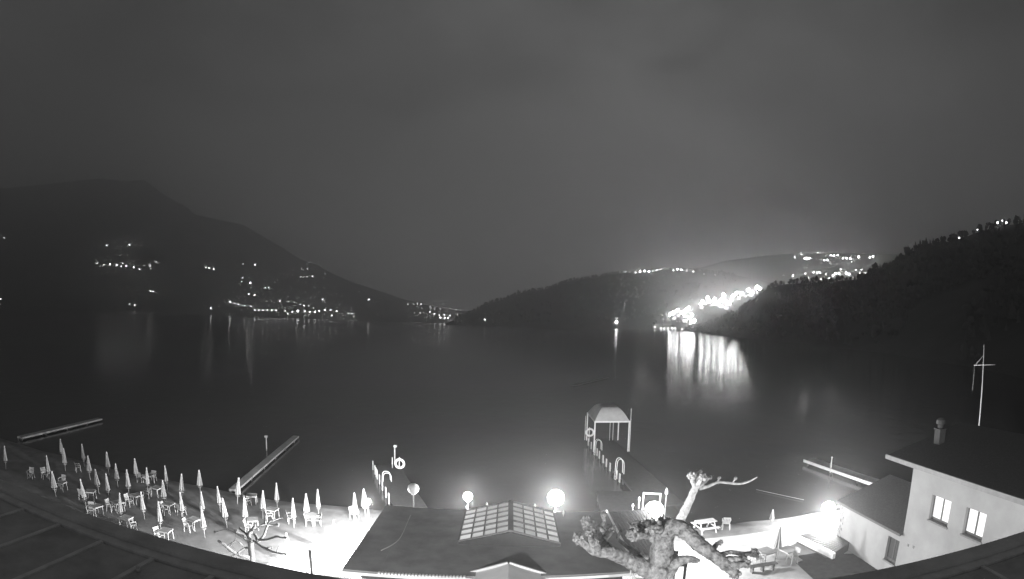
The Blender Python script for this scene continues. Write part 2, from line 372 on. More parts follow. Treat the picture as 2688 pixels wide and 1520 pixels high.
ec = empty('entrance_canopy', 'white gabled canvas canopy over the restaurant entrance', 'canopy')
mb = MB(); CXM, CHW = 0.12, 1.95
for s_ in (-1, 1):
    for k in range(6):
        for j in range(6):
            q4 = [(k, j), (k + 1, j), (k + 1, j + 1), (k, j + 1)]
            P4 = [(CXM + s_ * CHW * a_ / 6, 21.95 - b_ * .7, 4.08 - .62 * a_ / 6 - .05 * math.sin(math.pi * a_ / 6)) for a_, b_ in q4]
            mb.add(P4 if s_ > 0 else P4[::-1], [(0, 1, 2, 3)], True)
mb.build('canvas', m_awn, ec)
for s_ in (-1, 1):
    mb = MB(); mb.beam((CXM + s_ * .04, 21.98, 4.09), (CXM + s_ * (CHW + .05), 21.98, 3.43), .09, .10); mb.build('end_rail', m_white, ec)
    for y_ in (21.8, 17.9): mb = MB(); mb.beam((CXM + s_ * (CHW - .1), y_, 3.585 if y_ > 20 else 0), (CXM + s_ * (CHW - .1), y_, 3.40 if y_ < 20 else 3.44), .07, .07); mb.build('post', m_dark, ec)
mb = MB(); mb.beam((RX0, ye(RX0) - .08, RZ - .095), (RX1, ye(RX1) - .08, RZ - .095), .14, .13); mb.build('gutter', m_white, rest)
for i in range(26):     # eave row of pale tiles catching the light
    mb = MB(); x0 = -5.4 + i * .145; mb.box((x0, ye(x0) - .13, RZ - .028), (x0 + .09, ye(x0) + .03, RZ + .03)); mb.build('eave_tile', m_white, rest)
for i in range(7):
    x0 = RX0 + .32 + i * .64
    for y0, y1 in (((ye(x0) + .02, RY1 - .02),) if not (SX0 - .1 < x0 < SX1 + .1) else ((RY0 + .45, SY0 - .1),)):
        mb = MB(); mb.box((x0 - .012, y0, RZ - .01), (x0 + .012, y1, RZ + .004 + .004 * random.random())); mb.build('seam', m_roof, rest)
mb = MB(); mb.tube(spline([G(1078, 1352, RZ + .03), G(1068, 1375, RZ + .03), G(1058, 1398, RZ + .03), G(1047, 1416, RZ + .03), G(1028, 1431, RZ + .03), G(1000, 1445, RZ + .03)], 5), .016, 6)
tag(mb.build('roof_cable', mat('pale_cable', .55, .6, 0)), 'thin pale cable lying in a bend across the dark roof', 'cable')
# skylight: frame bars and panes
sky = MB(); SKB = []
def sk(side, u, v, lift=0.0):      # u 0..1 ridge to eave, v 0..1 near to far
    xe = SX0 if side < 0 else SX1; xr = RIDGE_X + side * .10
    x = xr + (xe - xr) * u; z = RZT + .02 + (SZ - RZT) * u
    return Vector((x, SY0 + (SY1 - SY0) * v, z + lift))
mb = MB()
NC, NR = 4, 6
for s_ in (-1, 1):
    for i in range(NC + 1): mb.beam(sk(s_, i / NC, 0, .03), sk(s_, i / NC, 1, .03), .07, .09)
    for j in range(NR + 1): mb.beam(sk(s_, 0, j / NR, .025), sk(s_, 1, j / NR, .025), .055 if j not in (2,) else .10, .08)
mb.beam((RIDGE_X, SY0 - .05, RZT + .06), (RIDGE_X, SY1 + .05, RZT + .06), .24, .12)
skl = mb.build('skylight', mat('skylight_frame', 0.16, .6, .1, 4), rest)
for s_ in (-1, 1):
    for i in range(NC):
        for j in range(NR):
            e = [.30, .36, .43, .50][i] * random.uniform(.85, 1.12) * (1.05 - .03 * j) * (.93 if s_ > 0 else 1.0)
            mm = mat('skylight_glass_%02d' % int(e * 40), .5, .25, 0, emit=int(e * 40) / 40)
            q = [sk(s_, (i + a) / NC, (j + b_) / NR, -.01) for a, b_ in ((.01, .01), (.99, .01), (.99, .99), (.01, .99))]
            mb = MB(); dz = Vector((0, 0, .016)); mb.add([p - dz for p in q] + q, [(3, 2, 1, 0), (4, 5, 6, 7), (0, 1, 5, 4), (1, 2, 6, 5), (2, 3, 7, 6), (3, 0, 4, 7)]); mb.build('pane', mm, skl)
# light under the skylight is the pane's own glow; walls below stay closed
p = G(1655, 1515, RZ)
mb = MB(); mb.tube(spline([p, p + Vector((0, 0, .42)), p + Vector((.09, 0, .55)), p + Vector((.18, 0, .42)), p + Vector((.18, 0, 0))], 4), .035, 8); o = mb.build('vent_pipe', m_white); tag(o, 'white bent vent pipe standing on the dark roof by the big tree', 'pipe')
# white awnings in front of the restaurant
aw = empty('awning', 'white canvas awning stretched along the near side of the restaurant', 'awning')
mb = MB()
for i in range(18):
    x0 = -8.6 + i * .84; x1 = x0 + .84
    n_ = 4
    for k in range(n_):
        y0, y1 = ye(x0) - .16 - 3.6 * k / n_, ye(x0) - .16 - 3.6 * (k + 1) / n_; z0, z1 = 3.32 - .5 * k / n_ , 3.32 - .5 * (k + 1) / n_
        sag = .03
        mb.add([(x0, y0, z0), ((x0 + x1) / 2, y0, z0 - sag), (x1, y0, z0), (x1, y1, z1), ((x0 + x1) / 2, y1, z1 - sag), (x0, y1, z1)], [(0, 1, 4, 5), (1, 2, 3, 4)], True)
mb.build('canvas', m_awn, aw)
for x in (-8.6, -4.4, -.2, 4.0, 6.5):
    mb = MB(); mb.beam((x, 21.0, 3.28), (x, 17.4, 2.76), .06, .06); mb.build('arm', m_dark, aw)
    mb = MB(); mb.beam((x, 17.45, 0), (x, 17.45, 2.74), .08, .08); mb.build('post', m_dark, aw)
p = G(818, 1489, 3.3)
mb = MB(); mb.tube([(p.x, p.y, 0), (p.x, p.y, 3.2), (p.x - .02, p.y, 4.15)], [.07, .07, .09], 8); mb.build('corner_post', m_dark, aw)

# slatted pergola right of the roof
pg = empty('pergola', 'dark slatted pergola roof between the restaurant and the big plane tree', 'pergola')
for i in range(13):
    x = 5.86 + i * .17
    mb = MB(); mb.box((x, 22.2, RZ - .05), (x + .145, 30.0, RZ + .02)); mb.build('slat', m_dark, pg)
for j in range(6):
    y = 22.4 + j * 1.48
    mb = MB(); mb.box((5.76, y, RZ - .20), (8.25, y + .1, RZ - .055)); mb.build('rafter', m_dark, pg)
mb = MB(); mb.box((5.72, 22.0, RZ - .07), (5.80, 30.1, RZ + .07)); mb.build('edge_trim', m_white, pg)
mb = MB(); mb.box((8.1, 26.5, RZ - .07), (8.3, 30.1, RZ + .06)); mb.build('gutter', m_white, pg)
for x, y in ((8.15, 22.5), (8.15, 29.8), (6, 30)):
    mb = MB(); mb.box((x, y, 0), (x + .12, y + .12, RZ - .205)); mb.build('post', m_dark, pg)

# ---------------------------------------------------------------- houses on the right
hA = empty('house', 'white rendered house with two lit windows and a low dark roof', 'house')
WX = 21.7
def opening(pts, x):
    q = [VX(px, py, x) for px, py in pts]; ys = [p.y for p in q]; zs = [p.z for p in q]
    return (min(ys[1], ys[2]), max(ys[0], ys[3]), (zs[1] + zs[2]) / 2, (zs[0] + zs[3]) / 2) if False else (sum(sorted(ys)[:2]) / 2, sum(sorted(ys)[2:]) / 2, sum(sorted(zs)[:2]) / 2, sum(sorted(zs)[2:]) / 2)
W1 = opening([(2448, 1301), (2435, 1370), (2485, 1378), (2500, 1315)], WX)
W2 = opening([(2537, 1333), (2523, 1409), (2576, 1417), (2592, 1349)], WX)
W3 = opening([(2331, 1407), (2320, 1473), (2349, 1480), (2362, 1420)], WX)
def wall_x(mb, x, y0, y1, z0, z1, ops, depth=.3):
    ys = sorted({y0, y1} | {o[0] for o in ops} | {o[1] for o in ops}); zs = sorted({z0, z1} | {o[2] for o in ops} | {o[3] for o in ops})
    for i in range(len(ys) - 1):
        for j in range(len(zs) - 1):
            cy_, cz = (ys[i] + ys[i+1]) / 2, (zs[j] + zs[j+1]) / 2
            if any(o[0] < cy_ < o[1] and o[2] < cz < o[3] for o in ops): continue
            mb.add([(x, ys[i+1], zs[j]), (x, ys[i], zs[j]), (x, ys[i], zs[j+1]), (x, ys[i+1], zs[j+1])], [(0, 1, 2, 3)])
    for a, b_, c0, c1 in ops:
        X = x + depth
        mb.add([(x, a, c0), (X, a, c0), (X, a, c1), (x, a, c1)], [(0, 1, 2, 3)]); mb.add([(x, b_, c0), (x, b_, c1), (X, b_, c1), (X, b_, c0)], [(0, 1, 2, 3)])
        mb.add([(x, a, c1), (X, a, c1), (X, b_, c1), (x, b_, c1)], [(0, 1, 2, 3)]); mb.add([(x, a, c0), (x, b_, c0), (X, b_, c0), (X, a, c0)], [(0, 1, 2, 3)])
m_sill = mat('stone_sill', 0.22, .8, .15, 6, .2)
m_frame = mat('window_frame', 0.10, .5, .1, 5)
m_lit = mat('lit_pane', 0.6, 0.2, 0, emit=0.62)
m_darkglass = mat('dark_pane', 0.08, 0.1, 0)
mb = MB(); wall_x(mb, WX, 4.0, 23.1, 0, 7.05, [W1, W2])
mb.add([(WX, 23.1, 0), (33, 23.1, 0), (33, 23.1, 7.05), (WX, 23.1, 7.05)], [(3, 2, 1, 0)]); mb.add([(WX, 4, 0), (33, 4, 0), (33, 4, 7.05), (WX, 4, 7.05)], [(0, 1, 2, 3)]); mb.add([(33, 4, 0), (33, 23.1, 0), (33, 23.1, 7.05), (33, 4, 7.05)], [(0, 1, 2, 3)])
mb.build('wall', m_wall, hA)
def window(parent, o, x, glass, d=.3):
    a, b_, c0, c1 = o; X = x + d - .02; mid = (a + b_) / 2
    mb = MB()
    for s0, s1 in ((a, mid), (mid, b_)):
        mb.box((X - .06, s0 + .005, c0 + .03), (X, s0 + .055, c1)); mb.box((X - .06, s1 - .055, c0 + .03), (X, s1 - .005, c1))
        mb.box((X - .058, s0 + .055, c0 + .03), (X, s1 - .055, c0 + .16)); mb.box((X - .058, s0 + .055, c1 - .06), (X, s1 - .055, c1))
    wf = mb.build('window', m_frame, parent)
    for s0, s1 in ((a, mid), (mid, b_)):
        mb = MB(); mb.box((X - .035, s0 + .05, c0 + .155), (X - .02, s1 - .05, c1 - .055)); mb.build('pane', glass, wf)
    mb = MB(); mb.box((x - .07, a - .06, c0 - .07), (x + d - .08, b_ + .06, c0 + .028)); mb.build('sill', m_sill, wf)
window(hA, W1, WX, m_lit); window(hA, W2, WX, m_lit)
mb = MB()       # low hipped roof
EX0, EX1, EY0, EY1, EZ = 21.25, 33.5, 3.5, 25.0, 7.22
rz = EZ + 1.3; cx = 27.4
top = [(EX0, EY0, EZ), (EX1, EY0, EZ), (EX1, EY1, EZ), (EX0, EY1, EZ), (cx, EY0, rz), (cx, EY1, rz)]
ring = [0, 1, 4]; T_ = .17
mb.add(top + [(x, y, z - T_) for x, y, z in top], [(1, 2, 5, 4), (3, 0, 4, 5), (7, 10, 11, 8), (9, 11, 10, 6), (3, 9, 6, 0), (1, 7, 8, 2), (0, 6, 10, 4), (4, 10, 7, 1), (2, 8, 11, 5), (5, 11, 9, 3)])
hroof = mb.build('roof', mat('house_roof', 0.07, .8, .25, 9, .4, 25), hA)
mb = MB(); mb.box((EX0 - .12, EY0, EZ - .26), (EX0 - .004, EY1 + .1, EZ - .01)); mb.build('gutter', mat('gutter_zinc', .2, .5, .15, 3), hroof)
mb = MB(); cx_, cy_, cz_ = 24.1, 23.6, 7.6; mb.box((cx_ - .24, cy_ - .24, cz_), (cx_ + .24, cy_ + .24, cz_ + 1.0)); mb.box((cx_ - .3, cy_ - .3, cz_ + 1.0), (cx_ + .3, cy_ + .3, cz_ + 1.07)); mb.lathe([(.18, 0), (.18, .2), (.3, .26), (.28, .48), (.12, .6)], 14, (cx_, cy_, cz_ + 1.07)); mb.build('chimney', mat('chimney_render', .07, .9, .2, 3), hroof)
for px, py in ((2384, 1431), (2398, 1436)):      # old fixing marks on the wall
    p = VX(px, py, WX); mb = MB(); mb.box((WX - .03, p.y - .06, p.z - .07), (WX - .002, p.y + .06, p.z + .07)); mb.build('wall_box', m_sill, hA)
hB = empty('annex', 'low white annex with rough corner stones built onto the house', 'annex')
AY1 = 29.8
mb = MB(); wall_x(mb, WX + .012, 23.104, AY1, 0, 2.9, [(max(W3[0], 23.25), W3[1], W3[2], W3[3])], .25)
mb.add([(WX + .012, AY1, 0), (26, AY1, 0), (26, AY1, 4.1), (WX + .012, AY1, 2.9)], [(3, 2, 1, 0)]); mb.build('wall', m_wall, hB)
window(hB, (max(W3[0], 23.25), W3[1], W3[2], W3[3]), WX + .012, m_darkglass, .25)
mb = MB(); mb.add([(21.45, 23.11, 2.98), (21.45, 30.1, 2.98), (26, 30.1, 4.25), (26, 23.11, 4.25), (21.45, 23.11, 2.83), (21.45, 30.1, 2.83), (26, 30.1, 4.1), (26, 23.11, 4.1)], [(3, 2, 1, 0), (4, 5, 6, 7), (0, 1, 5, 4), (1, 2, 6, 5), (2, 3, 7, 6), (3, 0, 4, 7)]); mb.build('roof', mat('annex_roof', 0.11, .8, .25, 9, .4, 25), hB)
rnd = random.Random(3); z = 0.0; k = 0
m_quoin = mat('quoin_stone', .34, .9, .3, 4, .5, 18)
while z < 2.55:
    h = rnd.uniform(.17, .27); l = (.42 if k % 2 else .24) * rnd.uniform(.85, 1.15)
    mb = MB(); mb.box((WX - .025 - rnd.random() * .02, AY1 - l, z), (WX + .010, AY1 + .03, z + h - .015)); mb.build('stone', m_quoin, hB); z += h; k += 1

# lean-to roofs in front of the houses
def slab_roof(name, label, pts, th, m, zs=None, ribs=0, gutter=None):
    o = empty(name, label, 'canopy'); n = len(pts)
    mb = MB(); mb.add([Vector(p) for p in pts] + [Vector(p) - Vector((0, 0, th)) for p in pts], [tuple(range(n)), tuple(range(2 * n - 1, n - 1, -1))] + [(i, i + n, (i + 1) % n + n, (i + 1) % n) for i in range(n)])
    mb.build('roof_sheet', m, o); return o
m_lean = mat('leanto_sheet', .06, .7, .15, 2.0, .2, 12)
ZF = .6
f1 = [G(2093, 1404, ZF), G(2207, 1386, ZF), Vector((WX - .01, 29.85, ZF)), Vector((WX - .01, 28.2, ZF)), G(2190, 1452, ZF)]
o = slab_roof('cellar_roof', 'low ribbed grey cellar roof with pale kerb at the annex corner', f1, .58, m_lean)
for i in range(14):
    t_ = (i + .5) / 14; p0 = f1[0].lerp(f1[4], t_); p1 = f1[1].lerp(f1[3], t_); mb = MB(); mb.beam(p0 + Vector((.05, 0, .012)), p1 + Vector((-.05, 0, .012)), .07, .04); mb.build('rib', m_lean, o)
dv = (f1[4] - f1[0]).normalized(); nv = Vector((dv.y, -dv.x, 0))
if nv.x > 0: nv = -nv
mb = MB(); mb.beam(f1[0] + nv * .13 - Vector((0, 0, .12)), f1[4] + dv * .15 + nv * .13 - Vector((0, 0, .12)), .24, .36); mb.build('kerb', m_white, o)
f2 = [G(2090, 1480, 0), G(2108, 1472, 0), G(2092, 1461, 0), G(2155, 1451, 0), G(2185, 1455, 0), Vector((WX - .003, 27.6, 0)), Vector((WX - .003, 19.0, 0)), G(2200, 1600, 0), G(2135, 1522, 0)]  # dark sheet laid on the yard as the annex and cellar roof's shadow
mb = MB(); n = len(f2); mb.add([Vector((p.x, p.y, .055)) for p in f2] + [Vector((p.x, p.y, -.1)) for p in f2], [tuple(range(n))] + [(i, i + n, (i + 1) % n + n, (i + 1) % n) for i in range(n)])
tag(mb.build('shadow_patch', mat('painted_shadow', .07, .9, .3, 2.5, .3, 30)), kind='structure')

# ---------------------------------------------------------------- lamps
m_post = mat('lamp_post', 0.35, .5, .1, 4)
LAMPSTR = {}
def globe_lamp(p, I, r, label, group=None, lit=True, post_r=.045):
    o = empty('globe_lamp', label, 'lamp', (p.x, p.y, 0), group=group)
    h = p.z - r
    mb = MB(); mb.tube([(0, 0, 0), (0, 0, .25), (0, 0, .3), (0, 0, h - .05)], [.1, .09, post_r, post_r], 10); mb.build('post', m_post, o)
    mb = MB(); mb.lathe([(.05, h - .06), (.12, h - .02), (.12, h + .03), (.07, h + .05)], 14); mb.build('collar', m_post, o)
    mb = MB(); mb.ball((0, 0, p.z), r, 2)
    if lit: g_ = glow_mat('lamp_glow', 1.3); bulb('bulb', I, r * .8, (0, 0, p.z), o)
    else: g_ = mat('unlit_globe', .55, .35, .1, 5)
    mb.build('globe', g_, o); return o
def LP(px, py, z): return G(px, py, z)
globe_lamp(LP(1228, 1303, 3.1), 300, .34, 'lit globe lamp on a post behind the skylight, the smaller one')
globe_lamp(LP(1459, 1307, 3.1), 850, .58, 'brightly lit globe lamp on a post just behind the far edge of the skylight')
globe_lamp(LP(1717, 1340, 3.5), 360, .6, 'bright globe lamp shining just above the big plane tree')
globe_lamp(LP(2175, 1335, 1.35), 900, .58, 'bright globe lamp beside the corner of the white annex')
globe_lamp(LP(1085, 1283, 4.2), 0, .36, 'unlit frosted globe lamp behind the dark roof', lit=False)
globe_lamp(LP(966, 1316, 2.6), 200, .22, 'low lit globe lamp beside a closed umbrella at the pier end')
def wall_lamp(p, I, label, out):
    o = empty('wall_lamp', label, 'lamp', p); d = Vector(out)
    mb = MB(); mb.beam((0, 0, 0), d * .16, .12, .18); mb.build('bracket', m_post, o)
    mb = MB(); mb.ball(d * .26, .12, 2, sq=(1, 1, 1)); mb.build('globe', glow_mat('lamp_glow', 1.3), o); bulb('bulb', I, .1, d * .26, o)
globe_lamp(Vector((15.0, 14.0, 3.5)), 20, .2, 'lit globe lamp in the near yard, facing the white house wall')
wall_lamp((-6.51, 24.2, 3.0), 1800, 'lit wall lamp under the beach-side eave of the restaurant, near its entrance', (-1, 0, 0))
wall_lamp((-6.51, 28.6, 3.0), 1100, 'lit wall lamp under the beach-side eave of the restaurant, nearer the lake', (-1, 0, 0))
wall_lamp((-5.5, 2.95, 8.5), 1300, 'facade lamp on the near building, shining over the awning', (0, 1, 0))
wall_lamp((7.5, 2.1, 4.2), 350, 'facade lamp on the near building, shining on the plane tree', (0, 1, 0))

# small white lanterns along the far eave
k = 0
for px, py in ((1278, 1326), (1404, 1330), (1479, 1349), (1225, 1334), (1661, 1330), (1678, 1312)):
    p = G(px, py, 3.75); mb = MB(); mb.tube([(p.x, p.y, 3.2), (p.x, p.y, 3.72)], .015, 6); mb.lathe([(.03, -.04), (.06, .02), (.055, .12), (.01, .2)], 8, (p.x, p.y, 3.74))
    tag(mb.build('eave_lantern', m_white), 'small white lantern on a rod, %s from the left along the far eave' % ORD[[3, 0, 1, 2, 4, 5].index(k) if False else {0: 1, 1: 2, 2: 3, 3: 0, 4: 4, 5: 5}[k]], 'lantern', 'lanterns along the far eave'); k += 1

# ---------------------------------------------------------------- jetties, piers, gazebo
m_deck = mat('weathered_deck', .035, .85, .25, 3, .2)
m_steel = mat('galvanised_tube', .7, .35, .08, 5)
m_board = mat('fender_board', .6, .8, .15, 5)
def pier(name, label, a, b_, width, z=0.0, plank=.0, side=1, mdeck=m_deck, th=.16, posts=True):
    """a -> b is one edge; the deck lies to its right (side=1) or left (-1)"""
    a = Vector((a[0], a[1], 0)); b_ = Vector((b_[0], b_[1], 0)); d = (b_ - a); L = d.length; d.normalize(); nrm = Vector((d.y, -d.x, 0)) * side
    o = empty(name, label, 'pier', a)
    if plank:
        n = int(L / plank); me = None
        for i in range(n):
            mb = MB(); p = d * (i * L / n + .01); q = d * ((i + 1) * L / n - .012)
            dz = Vector((0, 0, z + .004 * random.random())); lo = Vector((0, 0, z - .05))
            mb.add([p + dz, q + dz, q + nrm * width + dz, p + nrm * width + dz, p + lo, q + lo, q + nrm * width + lo, p + nrm * width + lo], [(3, 2, 1, 0) if side > 0 else (0, 1, 2, 3), (4, 5, 6, 7), (0, 1, 5, 4), (1, 2, 6, 5), (2, 3, 7, 6), (3, 0, 4, 7)])
            mb.build('plank', mdeck, o)
    else:
        mb = MB(); q = d * L; dz = Vector((0, 0, z)); lo = Vector((0, 0, z - th)); z0 = Vector((0, 0, 0))
        mb.add([z0 + dz, q + dz, q + nrm * width + dz, nrm * width + dz, lo, q + lo, q + nrm * width + lo, nrm * width + lo], [(0, 1, 2, 3), (4, 5, 6, 7), (0, 1, 5, 4), (1, 2, 6, 5), (2, 3, 7, 6), (3, 0, 4, 7)])
        mb.build('deck', mdeck, o)
    mb = MB()
    for s_ in (.06, width - .06): mb.beam(nrm * s_ + Vector((0, 0, z - .13)), d * L + nrm * s_ + Vector((0, 0, z - .13)), .1, .14)
    mb.build('stringer', mdeck, o)
    if posts:
        for i in range(int(L / 4) + 1):
            for s_ in (.08, width - .08):
                mb = MB(); p = d * min(L - .1, i * 4 + .1) + nrm * s_; mb.tube([p + Vector((0, 0, -2.5)), p + Vector((0, 0, z - .07))], .09, 8); mb.build('pile', m_dark, o)
    return o, a, d, nrm, L
m_pale_deck = mat('pale_jetty', .36, .8, .15, 3)
pier('jetty', 'narrow pale jetty reaching out on the far left', (-52.9, 41.0), (-53.5, 56.3), .9, -.12, mdeck=m_pale_deck)
pier('jetty', 'thin straight jetty leading out from the umbrella beach', (-22.9, 39.6), (-26.0, 61.6), .75, -.12, mdeck=m_pale_deck)
mb = MB(); p = G(700, 1183, -.5); mb.tube([(p.x, p.y, -2), (p.x, p.y, 1.0)], .07, 8); mb.box((p.x - .16, p.y - .12, 1.0), (p.x + .16, p.y + .12, 1.22)); tag(mb.build('mooring_post', m_pale_deck), 'mooring post with pale cap beside the thin straight jetty', 'post')
# left pier with fender boards and life ring
o, a, d, nr, L = pier('pier', 'wooden pier with fender boards and a life ring', (-5.8, 32.4), (-13.2, 51.4), 2.5, .05, plank=.18)
for px, py in ((983, 1228), (990, 1240), (994, 1247), (1001, 1252), (993, 1265), (999, 1281), (1011, 1300), (1022, 1316)):
    g_ = G(px, py, -.3); t_ = (g_ - a).dot(d); p = d * t_ - nr * .06
    mb = MB(); mb.add([p + nr * s0 + d * s1 + Vector((0, 0, z_)) for z_ in (-.62, .42) for s0, s1 in ((-.04, -.13), (.04, -.13), (.04, .13), (-.04, .13))], [(0, 3, 2, 1), (4, 5, 6, 7), (0, 1, 5, 4), (1, 2, 6, 5), (2, 3, 7, 6), (3, 0, 4, 7)]); mb.build('fender_board', m_board, o)
mb = MB(); p = nr * 2.4 + d * .4; mb.add([p + nr * s0 + d * s1 + Vector((0, 0, z_)) for z_ in (-.2, .6) for s0, s1 in ((-.04, -.1), (.04, -.1), (.04, .1), (-.04, .1))], [(0, 3, 2, 1), (4, 5, 6, 7), (0, 1, 5, 4), (1, 2, 6, 5), (2, 3, 7, 6), (3, 0, 4, 7)]); mb.build('fender_board', m_board, o)
def life_ring(p, r, label):
    o = empty('life_ring', label, 'life ring', p); n, m_ = 28, 10; mb = MB(); vs_ = []; fs_ = []
    for i in range(n):
        A = 2 * math.pi * i / n
        for k in range(m_):
            B = 2 * math.pi * k / m_; rr = r + r * .28 * math.cos(B); vs_.append((rr * math.cos(A), r * .24 * math.sin(B), rr * math.sin(A)))
    for i in range(n):
        for k in range(m_): fs_.append((i * m_ + k, ((i + 1) % n) * m_ + k, ((i + 1) % n) * m_ + (k + 1) % m_, i * m_ + (k + 1) % m_))
    mb.add(vs_, fs_, True); mb.build('ring', m_white, o)
    for i in range(4):
        A = math.pi / 4 + i * math.pi / 2; mb = MB(); mb.beam((r * .68 * math.cos(A), 0, r * .68 * math.sin(A)), (r * 1.31 * math.cos(A), 0, r * 1.31 * math.sin(A)), r * .53, r * .2, Vector((0, 1, 0))); mb.build('band', mat('ring_band', .3, .6, 0), o)
    mb = MB(); mb.beam((-.05, .14, -r - .75), (-.05, .14, r * 1.45), .09, .06); mb.build('stand', m_board, o)
p = G(1049, 1217, .6); life_ring(p, .42, 'white life ring on a stand at the pier with fender boards')
p = G(1036, 1213, 0.05); mb = MB(); mb.tube([(p.x, p.y, 0), (p.x + .02, p.y, 1.55)], .065, 8); mb.box((p.x - .08, p.y - .14, 1.62), (p.x + .22, p.y + .14, 1.82)); mb.tube([(p.x + .02, p.y, 1.5), (p.x + .06, p.y, 1.66)], .04, 6); tag(mb.build('shower_post', m_board), 'slim post with square head at the end of the left pier', 'post')
p = G(1030, 1228, 0.05); mb = MB(); mb.tube([(p.x, p.y, 0.05), (p.x, p.y, 1.1)], .05, 8); tag(mb.build('rail_post', m_board), 'short plain post beside the life ring', 'post')
def swim_ladder(p, d, nout, label, hgt=1.05):
    """p edge point on deck, d along the edge, nout towards the water"""
    o = empty('swim_ladder', label, 'ladder', p)
    for s_ in (-.28, .28):
        q = d * s_
        pts = [q - nout * .55, q - nout * .5 + Vector((0, 0, hgt * .75)), q - nout * .2 + Vector((0, 0, hgt)), q + nout * .12 + Vector((0, 0, hgt * .85)), q + nout * .2 + Vector((0, 0, 0)), q + nout * .3 + Vector((0, 0, -1.5))]
        mb = MB(); mb.tube(spline(pts, 5), .035, 8); mb.build('rail', m_steel, o)
    for z_ in (-.25, -.55, -.9):
        mb = MB(); mb.beam(-d * .28 + nout * (.22 - z_ * .06) + Vector((0, 0, z_)), d * .28 + nout * (.22 - z_ * .06) + Vector((0, 0, z_)), .07, .03); mb.build('rung', m_steel, o)
swim_ladder(G(1010, 1262, .05), d, -nr, 'steel swim ladder on the side of the left pier', .8)
# right pier, gazebo at its end
o2, a2, d2, nr2, L2 = pier('pier', 'long wooden pier with striped fender boards leading to the gazebo', (11.0, 40.5), (9.7, 66.5), 3.2, .05, plank=.2)
for px, py in ((1558, 1163), (1563, 1172), (1586, 1179), (1592, 1179), (1599, 1189), (1605, 1196), (1612, 1207), (1619, 1217), (1628, 1228), (1641, 1248), (1647, 1257)):
    g_ = G(px, py, -.2); t_ = (g_ - a2).dot(d2); p = d2 * t_ - nr2 * .06
    mb = MB(); mb.add([p + nr2 * s0 + d2 * s1 + Vector((0, 0, z_)) for z_ in (-.6, .35) for s0, s1 in ((-.04, -.18), (.04, -.18), (.04, .18), (-.04, .18))], [(0, 3, 2, 1), (4, 5, 6, 7), (0, 1, 5, 4), (1, 2, 6, 5), (2, 3, 7, 6), (3, 0, 4, 7)]); mb.build('fender_board', m_board, o2)
swim_ladder(a2 + d2 * 10.0 + Vector((0, 0, .05)), d2, -nr2, 'steel swim ladder with high arched rails, the nearer one on the gazebo pier', 1.5)
swim_ladder(a2 + d2 * 20.0 + Vector((0, 0, .05)), d2, -nr2, 'steel swim ladder on the gazebo pier close to the gazebo', 1.2)
gz = empty('gazebo', 'white pier gazebo with hipped canopy and thin legs', 'gazebo')
m_can = mat('gazebo_canvas', .5, .8, .1, 1.5)
GY0, GY1 = 59.6, 65.6
pL, pR = VY(1562, 1108, GY0), VY(1652, 1107, GY0); GZ = (pL.z + pR.z) / 2; GX0, GX1 = pL.x, pR.x
for x in (GX0, GX1):
    for y in (GY0, GY1):
        mb = MB(); mb.beam((x, y, .05), (x, y, GZ - .06), .13, .13); mb.build('leg', m_white, gz)
mb = MB(); mb.box((GX0 - .08, GY0 - .08, GZ - .06), (GX1 + .08, GY0 + .08, GZ + .10)); mb.box((GX0 - .08, GY1 - .08, GZ - .06), (GX1 + .08, GY1 + .08, GZ + .10)); mb.box((GX0 - .06, GY0 + .081, GZ - .05), (GX0 + .06, GY1 - .081, GZ + .09)); mb.box((GX1 - .06, GY0 + .081, GZ - .05), (GX1 + .06, GY1 - .081, GZ + .09)); mb.build('beam', m_white, gz)
mb = MB(); rings = []; n_ = 7
cxm, cym = (GX0 + GX1) / 2, (GY0 + GY1) / 2; hx, hy = (GX1 - GX0) / 2, (GY1 - GY0) / 2
for k in range(n_):
    q = k / (n_ - 1); sc_ = 1 - q * .62; zc = GZ + .11 + 1.35 * math.sin(q * math.pi / 2)
    rings += [(cxm - hx * sc_, cym - hy * sc_, zc), (cxm + hx * sc_, cym - hy * sc_, zc), (cxm + hx * sc_, cym + hy * sc_, zc), (cxm - hx * sc_, cym + hy * sc_, zc)]
mb.add(rings, [(k * 4 + i, k * 4 + (i + 1) % 4, k * 4 + 4 + (i + 1) % 4, k * 4 + 4 + i) for k in range(n_ - 1) for i in range(4)] + [((n_ - 1) * 4, (n_ - 1) * 4 + 1, (n_ - 1) * 4 + 2, (n_ - 1) * 4 + 3)]); mb.build('canopy', m_can, gz)
pt = VY(1650, 1072, GY0); mb = MB(); mb.tube([(GX1 + .14, GY0 - .1, .05), (GX1 + .14, GY0 - .1, pt.z)], .04, 6); mb.build('mast', m_steel, gz)
pt = VY(1551, 1092, GY1); mb = MB(); mb.tube([(GX0 - .2, GY1 + .2, .05), (GX0 - .2, GY1 + .2, pt.z)], .04, 6); mb.build('mast', m_steel, gz)
for x in (cxm + .9, cxm + 1.3):
    mb = MB(); mb.tube([(x, GY1, .05), (x, GY1, GZ - .07)], .04, 6); mb.build('rear_stay', m_steel, gz)
p = VY(1560, 1135, 62.5); life_ring(Vector((GX0 - .1, 62.5, p.z)), .42, 'white life ring hung at the corner of the pier gazebo')
